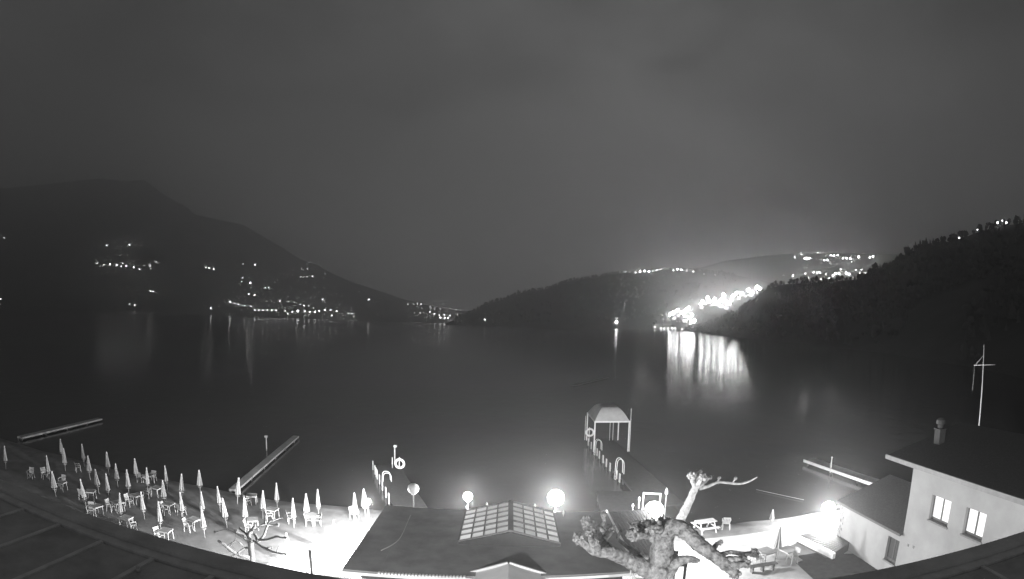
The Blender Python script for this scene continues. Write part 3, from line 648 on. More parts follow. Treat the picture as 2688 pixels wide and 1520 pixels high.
# deck at the root of the gazebo pier
o, *_ = pier('deck_platform', 'broad wooden deck platform where the gazebo pier meets the shore', (6.4, 31.8), (7.6, 45.0), 3.9, .06, plank=.25, posts=True)
o['category'] = 'deck'
fr = empty('gate_frame', 'white open gate frame at the foot of the gazebo pier', 'gate', (0, 0, 0))
pa, pb = G(1690, 1293, 2.2), G(1734, 1296, 2.2)
for p in (pa, pb): mb = MB(); mb.beam((p.x, p.y, 0), (p.x, p.y, 2.1), .09, .09); mb.build('post', m_white, fr)
mb = MB(); mb.beam(pa + Vector((-.06, 0, -.03)), pb + Vector((.06, 0, -.03)), .1, .12); mb.build('beam', m_white, fr)
p = G(1749, 1297, 2.0); mb = MB(); mb.tube([(p.x, p.y, 0), (p.x, p.y, 1.95)], .02, 6); mb.lathe([(.04, 0), (.13, .08), (.12, .25), (.02, .55)], 10, (p.x, p.y, 1.95)); tag(mb.build('torch_lamp', m_white), 'white drop-shaped torch on a thin rod beside the gate frame', 'lamp')
# right jetty
m_edge = mat('jetty_edge', .75, .7, .1, 6)
o, a3, d3, n3, L3 = pier('jetty', 'wide pale jetty with a bright edge on the right', (33.4, 38.9), (31.6, 51.6), 1.7, -.05, plank=.22, mdeck=m_pale_deck)
for i in range(24):
    mb = MB(); p = d3 * (i * L3 / 24); q = d3 * ((i + 1) * L3 / 24 - .04); mb.beam(p - n3 * .06 + Vector((0, 0, -.08)), q - n3 * .06 + Vector((0, 0, -.08)), .1, .3); mb.build('edge_board', m_edge, o)
p = G(2181, 1229, -.05); mb = MB(); mb.tube([(p.x, p.y, -1), (p.x, p.y, 1.0)], [.1, .06], 8); mb.ball((p.x, p.y, 1.08), .12, 1); tag(mb.build('mooring_post', m_edge), 'mooring post with round cap on the wide pale jetty', 'post')
pa, pb = G(1505, 1013, -.45), G(1592, 992, -.45)
mb = MB(); mb.beam(pa, pb, 1.1, .35); tag(mb.build('floating_boom', m_pale_deck), 'faint floating boom far out on the dark lake', 'boom')
pa, pb = G(1985, 1285, -.4), G(2110, 1312, -.4)
mb = MB(); mb.tube([pa.lerp(pb, k / 6) for k in range(7)], .022, 6); tag(mb.build('float_line', mat('wet_rope', .25, .8, 0)), 'thin swim line floating on the water in front of the yard', 'rope')
# flagpole
pt = VD(2583, 905, 52); yl, yr = VD(2556, 961, 52), VD(2612, 957, 52)
fp = empty('flagpole', 'tall white flagpole with a crossbar rising behind the house roof', 'flagpole', (pt.x, pt.y, 0))
mb = MB(); mb.tube([(0, 0, 0), (0, 0, pt.z * .6), (0, 0, pt.z)], [.07, .055, .03], 10); mb.build('pole', m_white, fp)
zy = (yl.z + yr.z) / 2; mb = MB(); mb.tube([(yl.x - pt.x, yl.y - pt.y, zy), (yr.x - pt.x, yr.y - pt.y, zy + .06)], .03, 8); mb.build('crossbar', m_white, fp)
mb = MB(); mb.tube([(yl.x - pt.x + .2, yl.y - pt.y, zy), (0, 0, pt.z * .93)], .018, 5); mb.tube([(yl.x - pt.x + .12, yl.y - pt.y, zy), (yl.x - pt.x + .35, yl.y - pt.y + .3, zy - 2.2)], .012, 5); mb.build('halyard', m_steel, fp)

# ---------------------------------------------------------------- umbrellas, tables, chairs
m_fab = mat('umbrella_fabric', .26, .9, .12, 6)
m_plastic = mat('white_plastic', .36, .45, .05, 3)
def make_umbrella():
    o = empty('beach_umbrella', '-', 'umbrella')
    mb = MB(); mb.tube([(0, 0, -.1), (0, 0, 2.02)], .028, 8); mb.build('pole', m_plastic, o)
    mb = MB(); mb.lathe([(.19, .78), (.185, .84), (.15, 1.15), (.10, 1.6), (.05, 1.98), (.03, 2.0)], 16, flute=.17); mb.build('canopy', m_fab, o)
    mb = MB(); mb.lathe([(.045, 1.97), (.06, 2.0), (.055, 2.08), (.02, 2.12)], 10); mb.build('tip', m_plastic, o)
    mb = MB(); mb.lathe([(.05, .62), (.17, .64), (.17, .665), (.05, .68)], 12); mb.build('tray', m_plastic, o)
    mb = MB(); mb.lathe([(.045, .70), (.10, .74), (.04, .79)], 10); mb.build('band', m_plastic, o)
    return o
UM = [(16,1232),(131,1262),(147,1304),(165,1207),(172,1237),(222,1225),(237,1259),(260,1296),(286,1248),(310,1280),(287,1313),(227,1332),(319,1371),(339,1302),(360,1267),(388,1294),(380,1364),(432,1327),(440,1286),(477,1312),(423,1398),(482,1368),(526,1297),(533,1361),(579,1344),(538,1412),(623,1323),(645,1385),(596,1385),(690,1362),(728,1337),(806,1368),(837,1357),(772,1386),(934,1368),(959,1354),(876,1450),(763,1485)]
UM.sort()
proto = make_umbrella(); first = True; rnd = random.Random(11)
for i, (px, py) in enumerate(UM):
    u = proto if i == 0 else copy_tree(proto)
    u.location = G(px, py, 0); u.rotation_euler = (R(rnd.gauss(0, 2)), R(rnd.gauss(0, 2)), rnd.uniform(0, 6)); k = rnd.uniform(.95, 1.05)
    u.scale = (rnd.uniform(.85, 1.25), rnd.uniform(.8, 1.1), k)
    tag(u, 'closed beach umbrella, %s from the left on the umbrella beach' % ordinal(i), 'umbrella', 'closed umbrellas standing on the beach')
for j, (px, py, lab) in enumerate(((2024, 1376, 'closed white umbrella alone near the water of the lit yard'), (2036, 1468, 'closed white umbrella standing between two dark-topped yard tables'))):
    u = copy_tree(proto); u.location = G(px, py, 0.03); u.rotation_euler = (0, 0, 1); u.scale = (1.3, 1.3, 1.05) if j else (.9, .9, .55); tag(u, lab, 'umbrella', 'closed umbrellas in the yard')
m_ttop = mat('table_top', .28, .6, .15, 3)
def make_table():
    o = empty('table', '-', 'table')
    mb = MB(); mb.box((-.38, -.38, .69), (.38, .38, .72)); mb.build('top', m_ttop, o)
    mb = MB(); mb.box((-.385, -.39, .64), (.385, -.381, .725)); mb.box((-.385, .381, .64), (.385, .39, .725)); mb.box((-.39, -.38, .64), (-.381, .38, .725)); mb.box((.381, -.38, .64), (.39, .38, .725)); mb.build('rim', m_plastic, o)
    for sx in (-1, 1):
        for sy in (-1, 1):
            mb = MB(); mb.beam((sx * .35, sy * .35, 0), (sx * .33, sy * .33, .68), .045, .045); mb.build('leg', m_plastic, o)
    return o
def make_chair():
    o = empty('chair', '-', 'chair')
    mb = MB(); mb.box((-.23, -.23, .40), (.23, .22, .43)); mb.build('seat', m_plastic, o)
    mb = MB()
    for k in range(5): x = -.19 + k * .095; mb.add([(x - .035, .21, .45), (x + .035, .21, .45), (x + .035, .31, .84), (x - .035, .31, .84), (x - .035, .235, .45), (x + .035, .235, .45), (x + .035, .335, .84), (x - .035, .335, .84)], [(0, 1, 2, 3), (7, 6, 5, 4), (0, 4, 5, 1), (1, 5, 6, 2), (2, 6, 7, 3), (3, 7, 4, 0)])
    mb.beam((-.24, .325, .86), (.24, .325, .86), .035, .07); mb.beam((-.23, .225, .45), (.23, .225, .45), .035, .06); mb.build('backrest', m_plastic, o)
    for sx in (-1, 1):
        mb = MB(); mb.tube(spline([(sx * .25, -.2, .42), (sx * .27, -.2, .63), (sx * .27, .05, .65), (sx * .25, .27, .66)], 4), .028, 6); mb.build('armrest', m_plastic, o)
        for sy in (-1, 1): mb = MB(); mb.beam((sx * .25, sy * .24, 0), (sx * .22, sy * .2, .41), .05, .05); mb.build('leg', m_plastic, o)
    return o
TB = [(163,1288),(240,1312),(256,1352),(361,1322),(414,1302),(312,1342),(444,1346),(334,1384),(511,1388),(438,1418),(662,1322),(665,1388),(716,1360),(822,1376),(391,1268)]
TB.sort(); tp = make_table()
for i, (px, py) in enumerate(TB):
    o = tp if i == 0 else copy_tree(tp); o.location = G(px, py, 0); o.rotation_euler = (0, 0, rnd.uniform(-.5, .5)); tag(o, 'small square plastic table, %s from the left among the beach umbrellas' % ordinal(i), 'table', 'tables on the beach')
CH = [(118,1256,1.2),(206,1238,2.5),(82,1256,.4),(372,1264,3.0),(402,1264,.2),(341,1328,1.5),(387,1307,-1.3),(292,1342,1.6),(432,1350,1.4),(240,1352,.5),(348,1392,2.8),(496,1394,1.6),(420,1420,1.3),(650,1326,2.4),(655,1396,1.8),(708,1366,2.2),(812,1378,1.9),(834,1378,-1.2),(165,1276,.2),(478,1352,2.9),(218,1310,3.4),(765,1372,2.1),(930,1362,1)]
CH.sort(); cp_ = make_chair()
for i, (px, py, rz_) in enumerate(CH):
    o = cp_ if i == 0 else copy_tree(cp_); o.location = G(px, py, 0); o.rotation_euler = (0, 0, rz_); tag(o, 'white plastic armchair, %s from the left among the beach umbrellas' % ordinal(i), 'chair', 'white chairs on the beach')
# yard furniture
for (px, py, s_, lab) in ((2008, 1474, 1.25, 'white framed table with dark top, the left of two in the lit yard'), (2064, 1470, 1.2, 'white framed table with dark top, the right of two in the lit yard')):
    o = copy_tree(tp); o.location = G(px, py, .03); o.rotation_euler = (0, 0, .3); o.scale = (s_, s_, 1.05); tag(o, lab, 'table', 'tables in the yard')
for (px, py, rz_, lab) in ((1905, 1388, 2.8, 'white plastic armchair alone near the water of the lit yard'), (1988, 1482, 1.5, 'white armchair drawn up to the left yard table'), (2078, 1478, -1.4, 'white armchair drawn up to the right yard table')):
    o = copy_tree(cp_); o.location = G(px, py, .03); o.rotation_euler = (0, 0, rz_); o.scale = (1.1, 1.1, 1.1); tag(o, lab, 'chair', 'chairs in the yard')
pk = empty('picnic_table', 'pale wooden picnic table with benches at the water end of the yard', 'picnic table', G(1850, 1393, .0), .15)
m_pick = mat('pale_picnic_wood', .6, .8, .15, 4)
for k in range(5): mb = MB(); mb.box((-.75, -.36 + k * .147, .72), (.75, -.36 + k * .147 + .132, .76)); mb.build('top_board', m_pick, pk)
for s_ in (-1, 1):
    for k in range(2): mb = MB(); y0 = s_ * .72 + (k - 1) * .15 ; mb.box((-.75, y0, .42), (.75, y0 + .13, .46)); mb.build('bench_board', m_pick, pk)
    for x in (-.55, .55): mb = MB(); mb.beam((x, s_ * .7, 0), (x, s_ * .25, .715), .05, .1); mb.build('leg', m_pick, pk)
for x in (-.6, .6): mb = MB(); mb.beam((x, -.85, .38), (x, .85, .38), .05, .08); mb.build('brace', m_pick, pk)
bn = empty('low_bench', 'long dark low bench in the lit yard below the plane tree limb', 'bench', G(2000, 1499, .03), .04)
for k in range(3): mb = MB(); mb.box((-.95, -.2 + k * .14, .40), (.95, -.2 + k * .14 + .12, .44)); mb.build('slat', m_dark, bn)
for x in (-.7, 0, .7): mb = MB(); mb.box((x - .04, -.18, 0), (x + .04, .18, .397)); mb.build('leg', m_dark, bn)

# ---------------------------------------------------------------- pollarded plane trees
m_bark = mat('plane_bark', .25, .95, .75, 4.5, 1.0, 9, detail=8)
m_bark2 = mat('dark_bark', .075, .9, .35, 5, .5, 20)
def limb(mb, pts, rads, knob=None, seed=0, n=10, twigs=0):
    M = 9; S = spline(pts, M); m_ = len(S); k = len(pts) - 1; rnd = random.Random(seed)
    rr = [lin(list(range(k + 1)), rads, i / M) * (1 + .10 * noise.noise(Vector((i * .55, seed, 2)))) for i in range(m_)]
    for i in range(1, m_ - 1): S[i] = S[i] + Vector((noise.noise(Vector((i * .4, seed, 5))), noise.noise(Vector((i * .4, seed, 9))), noise.noise(Vector((i * .4, seed, 13))))) * rr[i] * .12
    mb.tube(S, rr, n, True, .13, seed)
    if rads[0] > .1:       # burls and pruning scars along the limb
        for q_ in range(m_ // 9 if knob else 0):
            i = rnd.randrange(2, m_ - 1); dv = Vector((rnd.uniform(-1, 1), rnd.uniform(-1, 1), rnd.uniform(-.3, 1))).normalized()
            mb.ball(S[i] + dv * rr[i] * .75, rr[i] * rnd.uniform(.2, .36), 2, .6, seed + q_)
    if knob:
        E_ = Vector(pts[-1])
        mb.ball(E_, knob * .75, 2, .7, seed)
        for q_ in range(22):
            off = Vector((rnd.gauss(0, .6), rnd.gauss(0, .6), rnd.gauss(.1, .55))) * knob * 1.15
            if off.length > knob * .95: off = off * (knob * .95 / off.length)
            mb.ball(E_ + off, knob * rnd.uniform(.2, .42), 2, 1.1, seed * 1.7 + q_)
        for q_ in range(twigs * 2):
            dv = Vector((rnd.uniform(-1, 1), rnd.uniform(-1, 1), rnd.uniform(-.1, 1))).normalized(); b0 = E_ + dv * knob * .6
            mid = b0 + dv * knob * rnd.uniform(.3, .5); mb.tube([b0, mid, mid + (dv + Vector((0, 0, .5))) * knob * rnd.uniform(.2, .6)], [knob * .13, knob * .09, knob * .05], 6, True, .3, q_)
def tree(name, label, trunk, tr, limbs, m, n=12):
    o = empty(name, label, 'tree', (trunk[0][0], trunk[0][1], 0)); off = Vector((trunk[0][0], trunk[0][1], 0))
    def sh(ps): return [Vector(p) - off for p in ps]
    mb = MB(); limb(mb, sh(trunk), tr, None, 1, 16); mb.build('trunk', m, o)
    for i, (ps, rs, kn, tw) in enumerate(limbs):
        mb = MB(); limb(mb, sh(ps), rs, kn, i + 2, n, tw); mb.build('limb', m, o)
    return o
Y = 18.0
def q(*pts): return [VY(p[0], p[1], Y + (p[2] if len(p) > 2 else 0)) for p in pts]
base = VY(1728, 1500, Y)
tree('plane_tree', 'big pale pollarded plane tree with knotted limbs in front of the yard',
     [Vector((base.x, Y, -.2)), Vector((base.x, Y, 2.2))] + q((1722, 1530), (1735, 1465), (1742, 1410)), [.62, .52, .47, .42, .40],
     [(q((1722, 1505), (1690, 1490), (1645, 1468), (1600, 1450, -.3), (1565, 1448, -.5), (1545, 1436, -.6), (1518, 1412, -.6)), [.34, .33, .28, .24, .17, .15, .12], .17, 3),
      (q((1575, 1448, -.4), (1556, 1428, -.8), (1548, 1400, -1)), [.13, .1, .1], .13, 2),
      (q((1610, 1450, -.2), (1585, 1425, .3), (1578, 1395, .6), (1565, 1376, .8), (1538, 1368, .9)), [.2, .16, .14, .12, .1], .17, 3),
      (q((1585, 1415, .3), (1598, 1400, .5), (1602, 1388, .6)), [.13, .12, .11], .16, 2),
      (q((1572, 1385, .7), (1586, 1370, .9), (1584, 1352, 1)), [.09, .08, .08], .12, 1),
      (q((1560, 1447, -.4), (1570, 1436, -1), (1562, 1424, -1.3)), [.1, .09, .09], .11, 1),
      (q((1700, 1470), (1665, 1448, .6), (1632, 1424, 1), (1622, 1410, 1.1), (1632, 1394, 1.2)), [.15, .1, .07, .06, .06], .09, 2),
      (q((1738, 1420), (1715, 1405, .2), (1690, 1402, .3), (1665, 1412, .3)), [.30, .26, .18, .12], .12, 2),
      (q((1738, 1412), (1722, 1392, .4), (1700, 1380, .6)), [.28, .24, .2], .26, 2),
      (q((1715, 1405, .2), (1692, 1392, .5), (1668, 1388, .7)), [.18, .15, .12], .24, 2),
      (q((1705, 1405, .2), (1680, 1402, -.3), (1660, 1404, -.5)), [.15, .12, .1], .2, 1),
      (q((1735, 1405), (1728, 1388, -.4), (1716, 1384, -.6)), [.2, .18, .16], .24, 1),
      (q((1742, 1405), (1750, 1388, .5), (1752, 1376, .7)), [.2, .18, .16], .22, 1),
      (q((1590, 1440, .2), (1572, 1424, .8), (1556, 1416, 1.1)), [.1, .1, .09], .16, 1),
      (q((1545, 1436, -.6), (1530, 1428, -.2), (1520, 1424, 0)), [.1, .1, .09], .15, 1),
      (q((1582, 1400, .6), (1560, 1392, 1), (1542, 1386, 1.2)), [.1, .09, .08], .15, 1),
      (q((1742, 1410), (1738, 1388, .3), (1732, 1378, .5)), [.30, .27, .2], .26, 1),
      (q((1742, 1412), (1755, 1390, -.2), (1775, 1384, -.4), (1800, 1396, -.6), (1835, 1428, -.9), (1870, 1456, -1.1), (1905, 1482, -1.3), (1930, 1506, -1.4)), [.34, .32, .30, .29, .27, .24, .22, .16], .18, 3),
      (q((1862, 1450, -1), (1876, 1436, -.8), (1882, 1428, -.7), (1890, 1424, -.6)), [.14, .1, .08, .07], .10, 2),
      (q((1880, 1462, -1.1), (1915, 1450, -1), (1950, 1454, -.9), (1980, 1452, -.8)), [.12, .08, .08, .09], .17, 3),
      (q((1895, 1472, -1.2), (1925, 1468, -1.3), (1948, 1470, -1.3)), [.14, .12, .11], .16, 3),
      (q((1905, 1482, -1.3), (1935, 1484, -1.5), (1960, 1480, -1.6)), [.14, .12, .09], .14, 2),
      (q((1752, 1530), (1762, 1496, -.2), (1782, 1474, -.4), (1806, 1468, -.5), (1832, 1472, -.6)), [.26, .22, .19, .15, .10], .08, 1)], m_bark)
Y = 30.0
b2 = G(1766, 1386, 0); Y = b2.y
tree('plane_tree', 'slender pollarded tree with knotted head and one long side branch over the water',
     [Vector((b2.x, Y, -.2))] + q((1772, 1400), (1788, 1362), (1806, 1325), (1820, 1292), (1832, 1268)), [.42, .38, .34, .30, .26, .22],
     [(q((1826, 1280), (1818, 1262), (1816, 1248)), [.2, .18, .15], .28, 1), (q((1830, 1275), (1838, 1262, -.3), (1846, 1252, -.4)), [.2, .15, .14], .26, 1),
      (q((1830, 1272), (1828, 1256, .3), (1836, 1244, .5)), [.18, .15, .12], .22, 2), (q((1836, 1278), (1850, 1266, .2), (1862, 1254, .3)), [.15, .12, .09], .17, 2),
      (q((1836, 1282), (1860, 1276), (1885, 1266), (1915, 1268), (1940, 1270), (1965, 1264), (1988, 1252)), [.17, .13, .10, .10, .09, .08, .03], None, 0),
      (q((1880, 1268), (1886, 1260), (1888, 1255)), [.06, .06, .06], .12, 1), (q((1922, 1268), (1928, 1260), (1930, 1256)), [.06, .06, .06], .11, 1)], mat('toned_down_bark', .2, .95, .5, 4, 1.0, 25, detail=8), 8)  # darker bark tone, lowered because the lamp nearby overexposed it
Y = 23.0
def zq(*pts): return [VY(560 + p[0] * .1099, 1340 + p[1] * .1099, Y + (p[2] if len(p) > 2 else 0)) for p in pts]
bz = zq((930, 1250))[0]
tree('pollarded_tree', 'small bare pollarded tree with crooked branches on the brightly lit pavement',
     [Vector((bz.x, Y, -.1)), bz] + zq((905, 1000), (885, 740)), [.22, .17, .15, .16],
     [(zq((870, 760), (845, 600), (900, 490, .3), (975, 400, .4), (985, 330, .4)), [.12, .11, .09, .08, .07], None, 0),
      (zq((965, 420, .4), (1080, 390, .6), (1200, 338, .8), (1300, 345, .9), (1420, 352, 1), (1540, 340, 1)), [.06, .05, .06, .05, .035, .05], .08, 2),
      (zq((1300, 345, .9), (1345, 262, 1.1), (1440, 235, 1.2), (1560, 195, 1.3), (1660, 175, 1.4)), [.05, .04, .035, .025, .01], None, 0),
      (zq((1290, 360, .9), (1250, 470, .6), (1200, 600, .3), (1100, 720, .1), (1010, 760)), [.06, .06, .06, .07, .08], None, 0),
      (zq((1245, 335, .8), (1235, 260, .9), (1228, 190, 1)), [.05, .06, .055], .06, 0),
      (zq((830, 720), (730, 630, -.3), (620, 560, -.5), (540, 510, -.6)), [.11, .10, .09, .09], .11, 2),
      (zq((480, 515, -.6), (400, 470, -.7), (280, 455, -.8), (170, 480, -.8), (40, 515, -.8)), [.03, .02, .018, .018, .03], .07, 1),
      (zq((820, 590), (740, 520, .4), (670, 465, .6), (630, 415, .7)), [.06, .05, .045, .05], .05, 0),
      (zq((1050, 720), (1030, 640, .3), (985, 575, .4)), [.09, .08, .07], .07, 0),
      (zq((1090, 700), (1250, 695, -.3), (1400, 660, -.5), (1520, 622, -.6), (1620, 650, -.7), (1730, 650, -.8)), [.07, .06, .055, .06, .035, .05], .06, 2),
      (zq((960, 720), (1060, 790, -.4), (1160, 865, -.6), (1280, 920, -.8), (1400, 980, -.9), (1560, 1020, -1), (1730, 1045, -1.1)), [.06, .05, .06, .07, .05, .04, .03], .045, 1),
      (zq((1270, 910, -.8), (1330, 890, -.7), (1390, 893, -.6)), [.05, .05, .05], .05, 1),
      (zq((1520, 1010, -1), (1530, 930, -.9), (1560, 860, -.8)), [.03, .025, .02], .025, 0),
      (zq((880, 1120), (760, 1095, -.4), (640, 1075, -.6), (550, 1030, -.7), (420, 955, -.9), (270, 830, -1.1), (130, 735, -1.3)), [.12, .09, .08, .08, .09, .08, .06], .06, 1),
      (zq((590, 1030, -.7), (660, 960, -.4), (740, 910, -.2), (840, 880, 0)), [.045, .04, .05, .06], None, 0),
      (zq((520, 1040, -.7), (450, 1085, -.8), (380, 1145, -.9)), [.03, .025, .02], None, 0),
      (zq((330, 850, -1), (440, 770, -.8), (540, 745, -.6), (640, 775, -.5), (700, 840, -.3), (760, 920, -.1)), [.02, .02, .02, .03, .03, .04], None, 0),
      (zq((400, 860, -.9), (470, 750, -.8), (530, 680, -.7), (530, 600, -.6)), [.018, .018, .018, .025], None, 0),
      (zq((870, 1230), (820, 1130, -.3), (700, 1105, -.5), (600, 1180, -.7)), [.08, .05, .03, .02], None, 0)], m_bark2, 8)

# ---------------------------------------------------------------- lights of the villages round the lake
def lamp_mesh(name, r, pole, gm):
    mb = MB(); mb.cm = 0; mb.tube([(0, 0, -2), (0, 0, pole - r * .8)], [r * .18, r * .12], 5, False)
    mb.beam((0, 0, pole - r * .9), (0, -r * .6, pole - r * .75), r * .3, r * .2)
    mb.cm = 1; mb.ball((0, -r * .3, pole), r, 1)
    me = bpy.data.meshes.new(name); me.from_pydata(mb.v, [], mb.f); me.materials.append(m_post); me.materials.append(gm)
    me.polygons.foreach_set('material_index', mb.mi); me.polygons.foreach_set('use_smooth', mb.sm); me.update(); return me
LM = {}
def far_lights(pts, label, group, strength, k=1.0, which=None, lift=0.0, at=None, gl=6.0):
    order = sorted(range(len(pts)), key=lambda i_: (pts[i_][0], pts[i_][1]))
    for pi, p in enumerate(pts):
        px, py = p[0], p[1]; s_ = p[2] if len(p) > 2 else 1.0
        h = VD(px, py, at) if at else on_hill(px, py, which); h.z += lift; dist = math.hypot(h.x, h.y)
        if h.z < LAKE_Z + .5: h.z = LAKE_Z + .5
        rad = dist * R(1 / 9.52) * .5 * 1.25 * s_ * k; key = (round(rad, 1), gl)
        if key not in LM: LM[key] = lamp_mesh('street_lamp', max(rad, .2), max(rad, .2) * 3.2, glow_mat('far_glow_%d' % gl, gl * 1.8))
        o = bpy.data.objects.new('street_lamp', LM[key]); COL.objects.link(o)
        o.location = (h.x, h.y, h.z - rad * 2.0); o.rotation_euler = (0, 0, -math.atan2(h.x, h.y)); tag(o, label + (', %s from the left' % ordinal(order.index(pi)) if len(pts) > 1 else ''), 'street lamp', group)
def c8(pts): return [(x * .50485, 400 + y * .50485) + ((s_,) if s_ != 1 else ()) for x, y, s_ in pts]
far_lights([(280, 646, 1), (340, 645, 1.3), (11, 626, .8), (455, 653, .6)], 'lone lamp high on the dark mountain above the hamlet row', 'lone lamps high on the mountain', 7)
far_lights([(255, 693, .7), (272, 697, .8), (288, 697, 1.4), (306, 698, 1.3), (322, 694, .8), (331, 700, 1.2), (318, 701, .8), (351, 704, 1), (366, 709, 1), (377, 698, .7), (394, 700, .9), (394, 706, .6), (411, 689, .8)], 'hamlet lamp in the row halfway up the left mountain', 'hamlet lights on the left mountain', 7)
far_lights([(540, 704, .9), (549, 706, 1), (561, 708, 1.1), (638, 694, .7), (669, 698, 1.3), (634, 740, .7), (636, 731, .5), (657, 746, 1.4), (696, 757, .9), (705, 757, .8), (653, 774, 1), (668, 777, 1.2)], 'lamp on the lower mountain slope above the lakeside village', 'lamps above the lakeside village', 7)
far_lights([(789, 728, .8), (797, 728, .6), (806, 728, .7), (820, 727, 1), (792, 707, .6), (807, 707, .6), (806, 694, .6)], 'lamp in the small cluster right of the mountain shoulder', 'cluster of lamps below the mountain shoulder', 6)
far_lights([(395, 766, .9), (402, 767, .7), (340, 799, .6), (354, 803, .9), (1, 786, .8), (554, 811, 1.1), (968, 789, 1.2), (943, 766, .4), (847, 788, 1)], 'scattered lamp low on the far left shore slope', 'scattered lamps near the far shore', 7)
far_lights(c8([(1197, 783, 1.3), (1220, 787, .7), (1240, 793, .7), (1272, 800, .7), (1305, 803, .7), (1325, 824, 1), (1345, 825, 1), (1367, 825, 1), (1390, 824, 1), (1413, 826, 1.1), (1436, 825, 1), (1482, 828, .8), (1455, 777, 1.1), (1500, 778, .5), (1530, 783, .5), (1560, 792, .6), (1580, 800, .8), (1605, 803, .6), (1630, 812, .7), (1520, 832, 1), (1548, 832, 1.8), (1585, 830, 1), (1610, 832, 1), (1638, 834, 1.3), (1660, 828, 1.1), (1690, 825, 1.2), (1718, 824, 1), (1750, 830, 1.1), (1725, 852, 1), (1495, 843, .8), (1812, 840, .9), (1830, 842, .7), (1838, 856, .8)]),
           'lakeside lamp in the bright village row on the far left shore', 'lamps of the far left village', 7, gl=7.0)
far_lights(c8([(2120, 792, .7), (2150, 791, .6), (2170, 791, .7), (2190, 792, .6), (2235, 806, .6), (2260, 815, .5), (2290, 815, .5), (2340, 813, .6), (2370, 820, .6), (2395, 823, .7), (2430, 826, .6), (2155, 836, .6), (2185, 838, .6), (2205, 837, .6), (2235, 833, 1), (2260, 843, .9), (2285, 850, 1.1), (2310, 850, 1.2), (2340, 852, .9), (2380, 848, .9), (2405, 848, .9), (2290, 864, 1.4), (2312, 866, 1.4), (2330, 866, 1.1)]),
           'lamp of the small town at the far end of the lake', 'lamps of the town at the far end', 7)
far_lights([(1272, 841, 1.0), (1283, 841, .6)], 'small lamp at the tip of the dark headland', 'lamps on the headland tip', 7, which=(1,))
far_lights([(1618, 849, 1.9)], 'bright single lamp on the low point by the water', 'lamp on the low point', 22, which=(1,), gl=20.0)
far_lights([(1642, 716, 1), (1652, 717, .8), (1668, 718, .8), (1680, 716, 1.2), (1692, 715, 1.3), (1703, 715, 1), (1713, 713, 1.1), (1724, 712, .9), (1736, 711, 1.2), (1768, 711, .7), (1778, 710, 1.1), (1788, 711, 1.3), (1820, 715, .9), (1848, 720, .4), (1878, 722, .4)], 'lamp in the string of lights along the headland ridge', 'lamps along the headland ridge', 8, 1.25, which=(1,), gl=12.0)
def zc(pts): return [(2000 + x * .3159, 500 + y * .3159, s_) for x, y, s_ in pts]
far_lights(zc([(270, 562, .8), (325, 522, .7), (330, 538, .7), (372, 578, 1.7), (355, 575, 1.1), (395, 572, 1.1), (465, 522, .7), (575, 548, 1), (600, 548, 1), (630, 546, 1), (520, 588, 1), (545, 584, 1), (675, 573, 1.1), (705, 572, 1.1), (735, 574, 1.2), (745, 600, .6), (805, 565, 1.5), (895, 566, 1), (925, 558, 1.2), (450, 577, .5)]),
           'lamp of the upper hillside village on the right', 'lamps of the upper hillside village', 7, 1.25, which=(2,), gl=14.0)
far_lights(zc([(182, 708, .5), (258, 718, 1.2), (362, 695, .8), (384, 737, 1), (430, 688, 1), (460, 692, 1.1), (480, 688, .8), (530, 703, .8), (560, 735, .8), (590, 716, 1.1), (612, 700, 1.4), (640, 698, 1.2), (655, 662, .7), (700, 700, 1.4), (725, 705, 1.2), (780, 664, .7), (812, 698, 1), (825, 664, .8), (860, 690, .6), (895, 662, 1.1), (940, 658, .6), (490, 742, .6)]),
           'lamp of the lower hillside village on the right', 'lamps of the lower hillside village', 7, 1.25, which=(2,), gl=14.0)
far_lights([(2518, 627, 1.2), (2566, 605, .9), (2619, 588, 1.6), (2631, 581, .9), (2642, 588, 1.5)], 'lone lamp on the crest of the near wooded slope', 'lamps on the near wooded crest', 9, at=585, gl=3.0)
# bright lakeside road climbing the slope, with houses given added glowing windows
def zr(x, y): return (1660 + x * .15534, 740 + y * .15534)
road = [(640, 590), (700, 560), (760, 520), (830, 560), (900, 520), (950, 480), (870, 620), (960, 660), (1000, 600), (1040, 700), (990, 720), (1150, 430), (1180, 380), (1270, 310), (1300, 370), (1390, 340), (1450, 400), (1540, 260), (1500, 350), (1600, 420), (1640, 390), (1760, 230), (1700, 280), (1850, 240), (1960, 180), (2020, 220), (2110, 130), (2150, 160)]
far_lights([zr(*p) + (3.0,) for p in road], 'glaring street lamp on the lakeside road climbing to the wooded slope', 'glaring lamps of the lakeside road', 16, which=(1,), gl=22.0)
far_lights([zr(x, y) + (1.0,) for x, y in ((380, 770), (485, 798), (540, 800), (605, 800), (675, 798), (725, 800), (840, 815))], 'small lamp on the low lit quay below the road', 'lamps of the low quay', 9, which=(1,))
m_hw = mat('village_wall', .6, .9, .1, .2); m_hr = mat('village_roof', .15, .9, .2, .3)
rnd = random.Random(5)
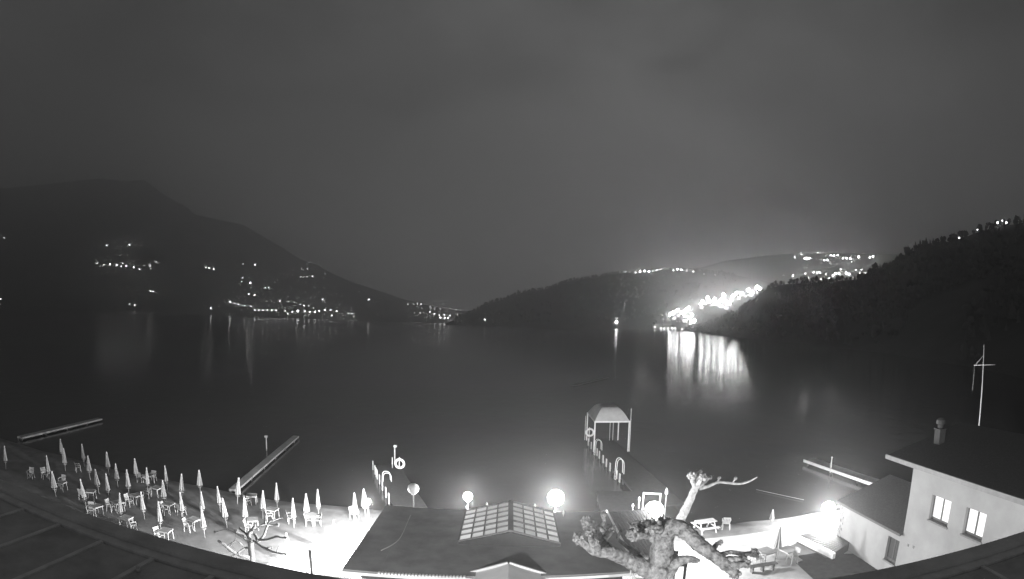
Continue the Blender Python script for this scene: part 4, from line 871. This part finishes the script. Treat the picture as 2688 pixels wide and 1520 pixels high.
for i, p in enumerate([(690, 600), (780, 560), (850, 600), (930, 570), (980, 690), (900, 650), (1030, 640), (1160, 420), (1240, 360), (1330, 380), (1420, 370), (1500, 400), (1590, 430), (1570, 300), (1680, 300), (1780, 270), (1900, 230), (1990, 220), (2090, 170)]):
    px, py = zr(*p); h = on_hill(px, py + 4, (1,)); s_ = rnd.uniform(.8, 1.3)
    o = empty('village_house', 'pale gabled house, %s along the glaring lakeside road from its lower end' % ordinal(i), 'house', (h.x, h.y, h.z - 1.5), rnd.uniform(-.5, .5), 'houses along the lakeside road')
    mb = MB(); a_, b_, hh = 6 * s_, 4.5 * s_, 8 * s_; mb.box((-a_, -b_, -8), (a_, b_, hh)); mb.add([(-a_, -b_, hh), (-a_, b_, hh), (-a_, 0, hh + 2.8 * s_), (a_, -b_, hh), (a_, b_, hh), (a_, 0, hh + 2.8 * s_)], [(0, 2, 1), (3, 4, 5)]); mb.build('wall', m_hw, o)
    mb = MB(); mb.add([(-a_ - .6, -b_ - .7, hh - .4), (a_ + .6, -b_ - .7, hh - .4), (a_ + .6, 0, hh + 3.1 * s_), (-a_ - .6, 0, hh + 3.1 * s_), (a_ + .6, b_ + .7, hh - .4), (-a_ - .6, b_ + .7, hh - .4)], [(0, 1, 2, 3), (3, 2, 4, 5)]); mb.build('roof', m_hr, o)
    for k in range(4):  # glowing panes added to brighten the otherwise unlit houses
        x0 = -a_ * .75 + (k % 2) * a_ * .9; z0 = hh * (.5 if k < 2 else .12)
        mb = MB(); mb.box((x0, -b_ - .12, z0), (x0 + a_ * .4, -b_ + .02, z0 + hh * .24)); mb.build('window', glow_mat('added_window_glow', 8.0), o)
q0, q1 = on_hill(*zr(130, 830), (1,)), on_hill(*zr(850, 845), (1,))
mb = MB(); mb.beam(VD(*zr(130, 838), 1500), VD(*zr(850, 850), 1380), 5, 2.5); tag(mb.build('quay', m_pave), 'low pale quay at the water below the glaring road', 'quay')

# ---------------------------------------------------------------- damp night air over the whole lake
mb = MB(); mb.box((-6500, -200, -4), (6500, 6000, 1500))
m_haze = bpy.data.materials.new('haze_air'); m_haze.use_nodes = True; t = m_haze.node_tree; t.nodes.clear()
oo = t.nodes.new('ShaderNodeOutputMaterial'); pv = t.nodes.new('ShaderNodeVolumePrincipled'); pv.inputs['Color'].default_value = (1, 1, 1, 1); pv.inputs['Density'].default_value = 6.5e-4; pv.inputs['Anisotropy'].default_value = 0.85
t.links.new(pv.outputs[0], oo.inputs['Volume'])
m_haze.cycles.volume_sampling = 'EQUIANGULAR'
hz = mb.build('haze', m_haze); tag(hz, kind='stuff')
